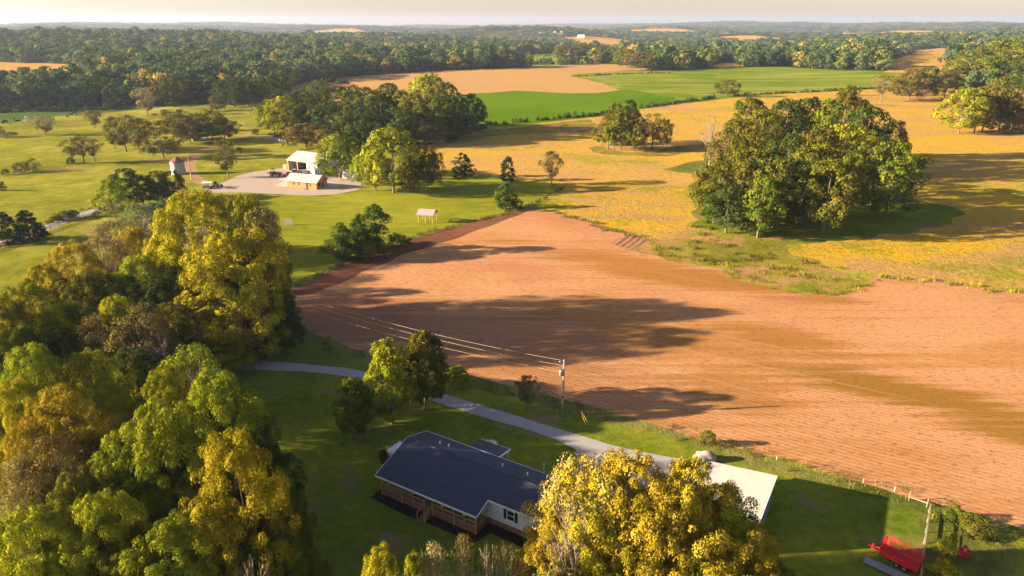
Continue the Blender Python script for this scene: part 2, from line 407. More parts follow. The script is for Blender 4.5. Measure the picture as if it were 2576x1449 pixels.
variants('shrub', 3, 'bush', 40, 2600, .035, .55, .0, crcl=(.12, .20), branches=12, shell=.4, tw=.02)
variants('far', 6, 'broad', 34, 800, .045, .40, .10, mat=L['far'], crcl=(.09, .15), branches=6, shell=.5)
variants('fartall', 2, 'tall', 30, 700, .042, .27, .08, mat=L['far'], crcl=(.08, .13), branches=6, shell=.4)

TREES = []     # (root, crown, trunk)
def plant(key, color, x, y, h, w=None, name='broadleaf_tree', label=None, group=None, cat='tree', bark=None, vi=None, rz=None, lean=None):
    vs = VAR[key]; i = random.randrange(len(vs)) if vi is None else vi % len(vs)
    tm, cm = vs[i]
    nat = {'near': .80, 'neartall': .48, 'nearsparse': .6, 'yard': .54, 'mid': .74, 'midtall': .5, 'midsparse': .68, 'round': 1.35, 'thin': .84, 'cedar': .6,
           'pine': .72, 'bare': .6, 'baregold': .6, 'shrub': 1.5, 'far': .8, 'fartall': .54}[key]
    r = thing(name, label, cat, (x, y, H(x, y) - .05), rz if rz is not None else random.uniform(0, 6.28), group)
    if lean: r.rotation_euler = (lean[0], lean[1], r.rotation_euler[2])
    sx = w / nat if w else h * random.uniform(.85, 1.1)
    r.scale = (sx, sx, h)
    t = link('trunk', tm, r)
    c = link('crown', cm, r)
    if key in ('far', 'fartall'):
        if not tm.materials: tm.materials.append(BARK)
    else:
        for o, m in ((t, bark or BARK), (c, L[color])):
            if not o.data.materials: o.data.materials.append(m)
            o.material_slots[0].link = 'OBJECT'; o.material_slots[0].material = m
    TREES.append(r)
    return r

ORD = ['leftmost', 'second', 'third', 'fourth', 'fifth', 'sixth', 'seventh', 'eighth', 'ninth', 'tenth', 'eleventh', 'twelfth']
NOUN = {'cedar': 'cedar', 'pine': 'pine', 'shrub': 'shrub', 'round': 'bushy tree', 'bare': 'bare tree', 'midsparse': 'thin tree', 'nearsparse': 'thin tree', 'thin': 'thin tree', 'baregold': 'twiggy tree'}
KNAME = {'cedar': 'cedar_tree', 'pine': 'pine_tree', 'shrub': 'shrub', 'bare': 'bare_tree', 'baregold': 'bare_tree', 'midsparse': 'thin_tree', 'nearsparse': 'thin_tree', 'thin': 'thin_tree'}
def cluster(phrase, group, rows):
    """rows: (key, color, u, vtop, width_px, base v or None, height or None[, label])"""
    cnt = {}
    for r in rows:
        k = (r[1], NOUN.get(r[0], 'tree')); cnt.setdefault(k, []).append(r[2])
    for r in rows:
        key, color, u, vt, wp, vb, hh = r[:7]
        if vb is not None:
            p = G(u, vb); zt = ztop(p.y, vt); h = max(zt - p.z, 1.0)
        else:
            p = G(u, vt, hh); h = hh
        zc = p.y * CP + (CH - p.z - h * .5) * SP
        w = wp / F * zc
        noun = NOUN.get(key, 'tree')
        if len(r) > 7 and r[7]: lab = r[7]
        else:
            us = sorted(cnt[(color, noun)])
            cw = {'cedar': 'dark', 'pine': 'bushy'}.get(color, color)
            if len(us) == 1: lab = '%s %s %s' % (cw, noun, phrase)
            elif len(us) > 12: lab = '%s %s %s' % (cw, noun, phrase)
            else:
                k = us.index(u)
                lab = ('leftmost %s %s %s' if k == 0 else '%s %%s %%s from left %%s' % ORD[k]) % (cw, noun, phrase)
        nm = KNAME.get(key, 'broadleaf_tree')
        cat = 'shrub' if nm == 'shrub' else 'tree'
        plant(key, color, p.x, p.y, h, w, nm, lab, group, cat, bark=BARKP if key in ('bare', 'baregold', 'nearsparse') else None)

# ------------------------------------------------------------------ the trees one by one
g = 'trees of the big autumn wood on the left'
cluster('in the near left wood', g, [
 # far edge of the wood
 ('near', 'gold', 478, 478, 215, None, 26.5, 'tall golden tree at the far edge of the left wood'),
 ('near', 'yellow green', 612, 487, 135, None, 26, 'tall green and gold tree beside the lawn, back right of the wood'),
 ('near', 'gold', 585, 578, 240, None, 22.5, 'largest golden tree at the right edge of the left wood'),
 ('near', 'green', 655, 660, 120, None, 16.5),
 ('near', 'dark green', 700, 735, 100, None, 10.5, 'dark green tree at the corner of the ploughed field'),
 ('near', 'dark green', 605, 745, 140, None, 10.5),
 ('near', 'gold', 510, 700, 170, None, 14),
 ('nearsparse', 'pale', 655, 520, 90, None, 24),
 ('near', 'orange', 170, 608, 150, None, 17, 'orange gold tree at the upper left of the wood'),
 ('near', 'gold', 100, 665, 130, None, 16),
 ('nearsparse', 'pale', 285, 555, 130, None, 15),
 ('nearsparse', 'blue green', 345, 515, 120, None, 16),
 ('near', 'blue green', 395, 505, 110, None, 14),
 ('near', 'gold', 400, 590, 120, None, 18),
 ('nearsparse', 'pale', 250, 600, 120, None, 15),
 ('near', 'bright green', 340, 640, 130, None, 17),
 ('near', 'orange', 330, 570, 90, None, 16),
 ('near', 'olive', 220, 680, 130, None, 16),
 ('near', 'yellow green', 55, 715, 170, None, 19),
 ('near', 'olive', 10, 760, 140, None, 18),
 ('near', 'yellow green', 285, 742, 125, None, 18),
 ('nearsparse', 'brown', 350, 770, 150, None, 17),
 ('nearsparse', 'brown', 250, 790, 130, None, 16),
 ('bare', 'brown', 400, 830, 110, None, 14),
 ('bare', 'brown', 300, 830, 90, None, 13, 'bare grey tree in the dark gap of the left wood'),
 ('near', 'olive', 430, 760, 120, None, 13),
 ('near', 'dark green', 490, 850, 120, None, 7),
 ('near', 'bright green', 60, 868, 160, None, 19),
 ('near', 'yellow green', 205, 880, 150, None, 17),
 ('near', 'orange', 140, 975, 200, None, 18, 'broad orange gold tree halfway down the left edge'),
 ('near', 'gold', 25, 950, 140, None, 17),
 ('nearsparse', 'bright green', 480, 870, 130, None, 15, 'pale green feathery tree beside the start of the drive'),
 ('near', 'yellow green', 400, 930, 150, None, 17),
 ('near', 'bright green', 540, 935, 190, None, 19),
 ('near', 'bright green', 400, 1010, 230, None, 20, 'large bright green tree in the middle of the near wood'),
 ('near', 'green', 600, 985, 130, None, 16),
 ('near', 'bright green', 300, 1080, 190, None, 17),
 ('near', 'green', 520, 1090, 170, None, 14),
 ('near', 'gold', 575, 1092, 240, None, 21, 'tall gold tree shading the lawn west of the house'),
 ('near', 'green', 690, 1200, 130, None, 14),
 ('near', 'orange', 50, 1060, 150, None, 16),
 ('nearsparse', 'brown', 110, 1110, 190, None, 16),
 ('near', 'olive', 190, 1180, 180, None, 15),
 ('nearsparse', 'pale', 30, 1160, 150, None, 15),
 ('near', 'yellow green', 60, 1290, 240, None, 15),
 ('near', 'yellow green', 240, 1240, 190, None, 16),
 ('near', 'olive', 330, 1200, 150, None, 13),
 ('near', 'bright green', 430, 1300, 220, None, 15),
 ('near', 'green', 560, 1330, 210, None, 12),
 ('near', 'olive', 310, 1370, 200, None, 12),
 ('near', 'yellow green', 130, 1400, 220, None, 12),
 ('near', 'green', 690, 1340, 170, None, 11),
 ('bare', 'brown', 635, 1405, 130, None, 12, 'pale bare tree top at the bottom edge below the wood'),
])
# hidden fill of the wood
fill = []
for (u, v, h) in [(560, 830, 7), (450, 640, 15), (160, 760, 15), (130, 830, 14), (330, 880, 13), (480, 1180, 13), (150, 1340, 12), (20, 830, 15), (540, 1020, 14), (400, 690, 15), (250, 960, 14), (470, 780, 9), (440, 1100, 14),
                  (30, 1000, 14), (230, 1100, 13), (110, 1200, 12), (650, 1120, 13), (560, 650, 15), (300, 690, 14), (170, 700, 14)]:
    fill.append(('near', random.choice(['olive', 'green', 'yellow green', 'dark green']), u, v, 150, None, h))
cluster('low down between the taller trees of the left wood', g, fill)

g = 'trees along the bottom edge before the house'
cluster('at the bottom edge in front of the house', g, [
 ('near', 'gold', 953, 1380, 125, None, 15, 'small golden tree at the bottom left of the house lawn'),
 ('near', 'yellow green', 1040, 1394, 105, None, 15),
 ('baregold', 'pale', 1090, 1375, 125, None, 15),
 ('baregold', 'brown', 1165, 1350, 85, None, 15),
 ('bare', 'brown', 1235, 1356, 90, None, 14), ('baregold', 'brown', 1282, 1365, 85, None, 14)])
g = 'big golden trees between the house and the garage'
cluster('between the house and the garage', g, [
 ('near', 'bright gold', 1470, 1168, 235, None, 17, 'golden tree overhanging the right end of the house roof'),
 ('baregold', 'pale', 1475, 1158, 220, None, 18, 'twiggy half bare tree in the big golden group'),
 ('near', 'bright gold', 1605, 1148, 250, None, 19, 'tallest golden tree in front of the drive'),
 ('near', 'orange', 1540, 1205, 230, None, 17),
 ('near', 'bright gold', 1745, 1158, 215, None, 19, 'golden tree reaching over the corner of the garage roof'),
 ('near', 'bright gold', 1690, 1240, 260, None, 17, 'golden tree in the centre of the garage side group'),
 ('near', 'yellow green', 1800, 1228, 240, None, 16, 'green gold tree in front of the garage roof'),
 ('near', 'bright gold', 1880, 1325, 210, None, 14, 'lowest golden tree at the right of the group'),
 ('near', 'orange', 1405, 1300, 170, None, 13, 'orange tinged tree at the left of the golden group'),
 ('near', 'yellow green', 1600, 1350, 300, None, 12, 'green gold tree at the bottom of the golden group'),
 ('near', 'bright gold', 1790, 1370, 250, None, 12, 'wide golden tree at the bottom right of the group'),
 ('near', 'green', 1460, 1390, 200, None, 10, 'green tree at the foot of the golden group'),
 ('bare', 'brown', 1450, 1270, 170, None, 16, 'pale leafless tree in front of the golden group'),
 ('near', 'green', 1930, 1400, 130, None, 9, 'dark green tree at the right end of the golden group')])
g = 'three lawn trees beside the drive'
cluster('beside the drive', g, [
 ('yard', 'green', 893, 948, 92, 1105, None, 'shortest and leftmost of the three lawn trees by the drive'),
 ('yard', 'yellow green', 988, 852, 112, 1065, None, 'middle of the three lawn trees by the drive'),
 ('yard', 'olive', 1070, 828, 112, 1030, None, 'rightmost of the three lawn trees by the drive')])
g = 'small trees and shrubs along the field edge'
cluster('by the field edge', g, [
 ('yard', 'yellow green', 1153, 920, 52, 975, None, 'small young tree beside the field edge above the drive'),
 ('thin', 'brown', 1325, 948, 55, 1028, None, 'dark twiggy shrub left of the utility pole'),
 ('shrub', 'olive', 1778, 1082, 42, 1120, None, 'bushy olive shrub beside the pale boulder'),
 ('shrub', 'yellow green', 2380, 1345, 50, 1405, None, 'yellow flowering shrub right of the red trailer'),
 ('shrub', 'gold', 2375, 1422, 110, 1475, None, 'bright yellow shrub at the bottom right edge'),
 ('shrub', 'pink', 2424, 1375, 36, 1400, None, 'round crimson flowering bush among the weeds'),
 ('shrub', 'olive', 2450, 1300, 80, 1345, None, 'low green bush beyond the plank fence'),
 ('shrub', 'green', 2400, 1275, 60, 1310, None, 'small dark bush behind the plank fence corner'),
 ('shrub', 'dark green', 966, 1130, 30, 1160, None, 'dark round shrub at the corner of the house by the tank'),
])
g = 'pines and cedars on the mown lawn'
cluster('on the mown lawn', g, [
 ('pine', 'pine', 862, 562, 78, 656, None, 'left pine of the clump at the field edge'),
 ('pine', 'pine', 905, 545, 62, 628, None, 'middle pine of the clump at the field edge'),
 ('pine', 'pine', 947, 517, 92, 636, None, 'tallest pine of the clump at the field edge'),
 ('pine', 'green', 920, 575, 70, 652, None, 'low front pine of the clump at the field edge'),
 ('shrub', 'green', 1000, 590, 50, 618, None, 'low dark shrub right of the pine clump'),
 ('shrub', 'olive', 1018, 592, 34, 612, None, 'small olive shrub right of the pine clump'),
 ('pine', 'pine', 1272, 462, 56, 524, None, 'bushy pine at the top corner of the ploughed field'),
 ('shrub', 'dark green', 1300, 500, 34, 524, None, 'dark shrub beside the corner pine'),
 ('cedar', 'cedar', 1163, 383, 50, 446, None, 'dark cedar on the lawn right of the tall golden tree'),
 ('cedar', 'cedar', 1278, 392, 42, 455, None, 'narrow dark cedar between the other cedar and the wispy tree'),
 ('thin', 'brown', 1387, 382, 60, 464, None, 'wispy pinkish tree at the far corner of the lawn'),
])
g = 'trees around the farm buildings'
cluster('by the farm buildings', g, [
 ('mid', 'bright green', 855, 338, 100, 447, None, 'bright green tree hiding the end of the white shed'),
 ('mid', 'green', 892, 345, 70, 440, None, 'dark tree behind the bright green tree at the shed'),
 ('mid', 'yellow green', 990, 320, 118, 486, None, 'tall golden green tree right of the log cabin'),
 ('mid', 'bright green', 912, 388, 55, 465, None, 'small bright green tree beside the cabin drive'),
 ('mid', 'yellow green', 945, 375, 75, 480, None),
 ('mid', 'olive', 1055, 362, 90, 478, None),
 ('mid', 'brown', 1085, 368, 66, 470, None),
 ('midtall', 'olive', 1030, 400, 60, 484, None),
 ('thin', 'olive', 575, 350, 64, 446, None, 'slim olive tree left of the gravel yard'),
 ('mid', 'brown', 770, 310, 105, 372, None, 'round brownish tree behind the white shed'),
 ('thin', 'brown', 820, 325, 50, 380, None, 'thin brown tree behind the white shed roof'),
])
g = 'trees of the dark grove behind the white shed'
cluster('of the grove behind the shed', g, [
 ('mid', 'yellow green', 690, 250, 70, 335, None), ('mid', 'yellow green', 722, 240, 75, 340, None),
 ('mid', 'bright green', 668, 275, 40, 325, None),
 ('mid', 'dark green', 758, 228, 80, 325, None), ('mid', 'olive', 780, 245, 80, 335, None),
 ('mid', 'dark green', 838, 195, 110, 300, None, 'broad dark green tree top at the back of the grove'),
 ('mid', 'green', 800, 215, 75, 310, None), ('mid', 'green', 880, 225, 70, 330, None),
 ('mid', 'green', 925, 218, 80, 330, None), ('mid', 'dark green', 960, 235, 80, 345, None),
 ('mid', 'dark green', 985, 208, 75, 320, None), ('midtall', 'olive', 1015, 225, 60, 340, None),
 ('mid', 'yellow green', 1080, 185, 95, 330, None, 'tallest tree of the grove behind the white shed'),
 ('mid', 'green', 1120, 205, 95, 335, None), ('mid', 'olive', 1045, 235, 80, 350, None),
 ('mid', 'green', 1100, 240, 90, 352, None), ('mid', 'dark green', 1150, 240, 85, 345, None),
 ('mid', 'dark green', 1185, 235, 60, 325, None), ('mid', 'dark green', 1205, 250, 35, 318, None),
 ('mid', 'dark green', 900, 260, 90, 365, None), ('mid', 'dark green', 830, 260, 90, 345, None),
 ('mid', 'dark green', 1010, 270, 100, 365, None), ('mid', 'olive', 1070, 285, 90, 362, None),
 ('midtall', 'brown', 872, 278, 62, 352, None), ('mid', 'dark green', 945, 290, 80, 368, None),
 ('mid', 'dark green', 1130, 290, 80, 350, None), ('mid', 'olive', 740, 275, 70, 345, None)])
g = 'trees scattered over the left pasture'
cluster('in the left pasture', g, [
 ('mid', 'bright green', 290, 452, 70, 548, None, 'bright green tree at the pasture edge left of the wood'),
 ('mid', 'dark green', 325, 424, 75, 520, None), ('mid', 'dark green', 362, 440, 70, 515, None),
 ('mid', 'olive', 400, 430, 60, 505, None), ('mid', 'olive', 440, 430, 60, 500, None), ('mid', 'dark green', 425, 455, 60, 515, None),
 ('cedar', 'cedar', 22, 532, 66, 612, None), ('cedar', 'cedar', 78, 527, 66, 606, None), ('cedar', 'cedar', 105, 560, 40, 600, None),
 ('round', 'dark green', 82, 400, 44, 432, None), ('shrub', 'brown', 50, 410, 30, 435, None), ('shrub', 'dark green', 14, 425, 20, 440, None),
 ('shrub', 'dark green', 8, 458, 22, 480, None), ('shrub', 'brown', 245, 530, 0 + 26, 545, None), ('shrub', 'olive', 165, 530, 50, 552, None),
 ('shrub', 'olive', 145, 538, 34, 556, None), ('shrub', 'dark green', 185, 528, 30, 548, None),
 ('thin', 'pale', 115, 292, 62, 340, None, 'wide pale tree standing alone in the sunny pasture'),
 ('thin', 'brown', 239, 278, 50, 323, None, 'dark stemmed small tree alone in the pasture'),
 ('thin', 'pale', 372, 220, 56, 292, None, 'golden vase shaped tree before the dark valley woods'),
 ('midsparse', 'olive', 185, 350, 50, 411, None), ('midsparse', 'olive', 212, 342, 60, 411, None), ('midsparse', 'olive', 240, 350, 40, 408, None),
 ('shrub', 'dark green', 178, 396, 22, 412, None),
 ('thin', 'olive', 318, 290, 90, 382, None), ('thin', 'olive', 352, 298, 70, 385, None), ('mid', 'brown', 412, 302, 88, 398, None),
 ('thin', 'olive', 290, 310, 50, 375, None), ('thin', 'olive', 460, 290, 70, 360, None), ('mid', 'olive', 500, 285, 70, 355, None),
 ('mid', 'yellow green', 535, 275, 70, 352, None), ('mid', 'brown', 565, 295, 60, 350, None), ('thin', 'olive', 440, 275, 80, 330, None),
 ('mid', 'brown', 480, 300, 60, 362, None), ('round', 'dark green', 585, 318, 30, 345, None),
 ('round', 'dark green', 2, 318, 40, 345, None), ('round', 'dark green', 30, 332, 36, 346, None),
 ('mid', 'olive', 435, 190, 60, 262, None), ('mid', 'olive', 475, 200, 60, 258, None),
 ('mid', 'dark green', 560, 215, 50, 262, None), ('mid', 'dark green', 590, 192, 80, 270, None), ('mid', 'dark green', 625, 205, 70, 268, None),
 ('mid', 'olive', 655, 195, 60, 262, None), ('mid', 'dark green', 685, 190, 60, 250, None), ('mid', 'olive', 710, 175, 60, 240, None),
 ('mid', 'brown', 548, 240, 40, 280, None), ('shrub', 'dark green', 645, 325, 24, 338, None),
])
g = 'trunky trees standing in the golden field'
cluster('of the group standing in the golden field', g, [
 ('midtall', 'dark green', 1580, 250, 55, 362, None), ('mid', 'olive', 1545, 258, 66, 375, None), ('mid', 'green', 1562, 275, 70, 378, None),
 ('midsparse', 'brown', 1530, 290, 50, 375, None), ('mid', 'olive', 1595, 290, 60, 380, None), ('midsparse', 'olive', 1640, 285, 60, 378, None),
 ('mid', 'yellow green', 1668, 300, 42, 368, None), ('midsparse', 'brown', 1620, 300, 50, 382, None), ('mid', 'olive', 1515, 310, 40, 365, None),
 ('mid', 'olive', 1830, 200, 48, 243, None, 'lone round tree on the hedge line of the green field')])
g = 'trees of the large grove at right centre'
cluster('of the large grove at right', g, [
 ('bare', 'brown', 1782, 290, 60, 430, None, 'bare pale tree at the left edge of the large grove'),
 ('midsparse', 'pale', 1815, 330, 60, 440, None),
 ('mid', 'green', 1872, 245, 100, 400, None), ('mid', 'olive', 1850, 300, 120, 480, None), ('mid', 'olive', 1905, 275, 100, 450, None),
 ('mid', 'dark green', 1960, 250, 110, 420, None), ('mid', 'dark green', 2015, 245, 100, 420, None), ('mid', 'green', 2060, 250, 90, 430, None),
 ('mid', 'olive', 2110, 215, 80, 400, None), ('mid', 'brown', 2145, 250, 60, 400, None, 'reddish brown tree at the back of the large grove'),
 ('mid', 'dark green', 2160, 265, 110, 450, None), ('mid', 'brown', 2225, 300, 80, 440, None),
 ('mid', 'yellow green', 2100, 310, 130, 500, None), ('mid', 'olive', 2040, 320, 120, 520, None),
 ('mid', 'dark green', 1960, 340, 130, 540, None), ('mid', 'olive', 1860, 370, 140, 560, None), ('mid', 'olive', 1795, 405, 120, 560, None),
 ('mid', 'olive', 1930, 395, 130, 575, None), ('mid', 'olive', 2005, 380, 120, 560, None), ('mid', 'green', 2120, 385, 100, 550, None),
 ('mid', 'olive', 2070, 400, 130, 590, None, 'olive gold tree leaning out at the front of the large grove'),
 ('midtall', 'green', 1905, 440, 80, 598, None), ('midtall', 'green', 1885, 480, 60, 592, None),
 ('mid', 'dark green', 1825, 470, 110, 585, None),
 ('mid', 'green', 2226, 356, 128, 552, None, 'separate leaning green tree at the right end of the large grove'),
 ('mid', 'dark green', 1990, 450, 120, 570, None)])
g = 'trees and woods edge at the far right'
cluster('near the right edge', g, [
 ('midsparse', 'brown', 2215, 188, 56, 255, None), ('mid', 'brown', 2285, 172, 76, 252, None, 'reddish tree with pale trunks right of the green field'),
 ('mid', 'green', 2325, 168, 60, 248, None), ('bare', 'brown', 2345, 175, 40, 248, None), ('mid', 'brown', 2375, 180, 60, 245, None),
 ('mid', 'olive', 2255, 190, 40, 240, None),
 ('mid', 'olive', 2430, 125, 120, 232, None), ('mid', 'green', 2490, 140, 110, 240, None), ('mid', 'olive', 2540, 120, 120, 240, None),
 ('mid', 'yellow green', 2475, 150, 50, 235, None), ('mid', 'dark green', 2570, 130, 100, 250, None), ('mid', 'olive', 2620, 120, 120, 245, None),
 ('mid', 'yellow green', 2412, 220, 95, 336, None, 'spreading tree at the left end of the far right grove'),
 ('mid', 'brown', 2470, 215, 80, 330, None), ('mid', 'olive', 2450, 235, 70, 335, None), ('midtall', 'olive', 2510, 225, 60, 335, None),
 ('mid', 'brown', 2545, 220, 80, 334, None), ('mid', 'dark green', 2575, 190, 110, 300, None), ('mid', 'olive', 2520, 190, 100, 290, None),
 ('midtall', 'brown', 2570, 240, 60, 336, None), ('mid', 'dark green', 2620, 230, 90, 335, None),
 ('mid', 'dark green', 2400, 165, 70, 225, None), ('mid', 'olive', 2500, 100, 90, 195, None), ('mid', 'green', 2560, 90, 110, 195, None),
 ('round', 'dark green', 2150, 220, 34, 240, None)])

# ------------------------------------------------------------------ fields: a planar partition draped on the terrain
def W(*uv): return [(p.x, p.y) for p in (G(u, v) for u, v in uv)]
def strip(pts, w):
    """road ribbon, pts as pixels, w in metres (number or per point list)"""
    P = [Vector(q) for q in W(*pts)]; ws = w if isinstance(w, (list, tuple)) else [w] * len(P)
    l, r = [], []
    for i, p in enumerate(P):
        d = (P[min(i + 1, len(P) - 1)] - P[max(i - 1, 0)]).normalized(); n = Vector((-d.y, d.x)) * ws[i] / 2
        l.append((p + n)[:]); r.append((p - n)[:])
    return l + r[::-1]

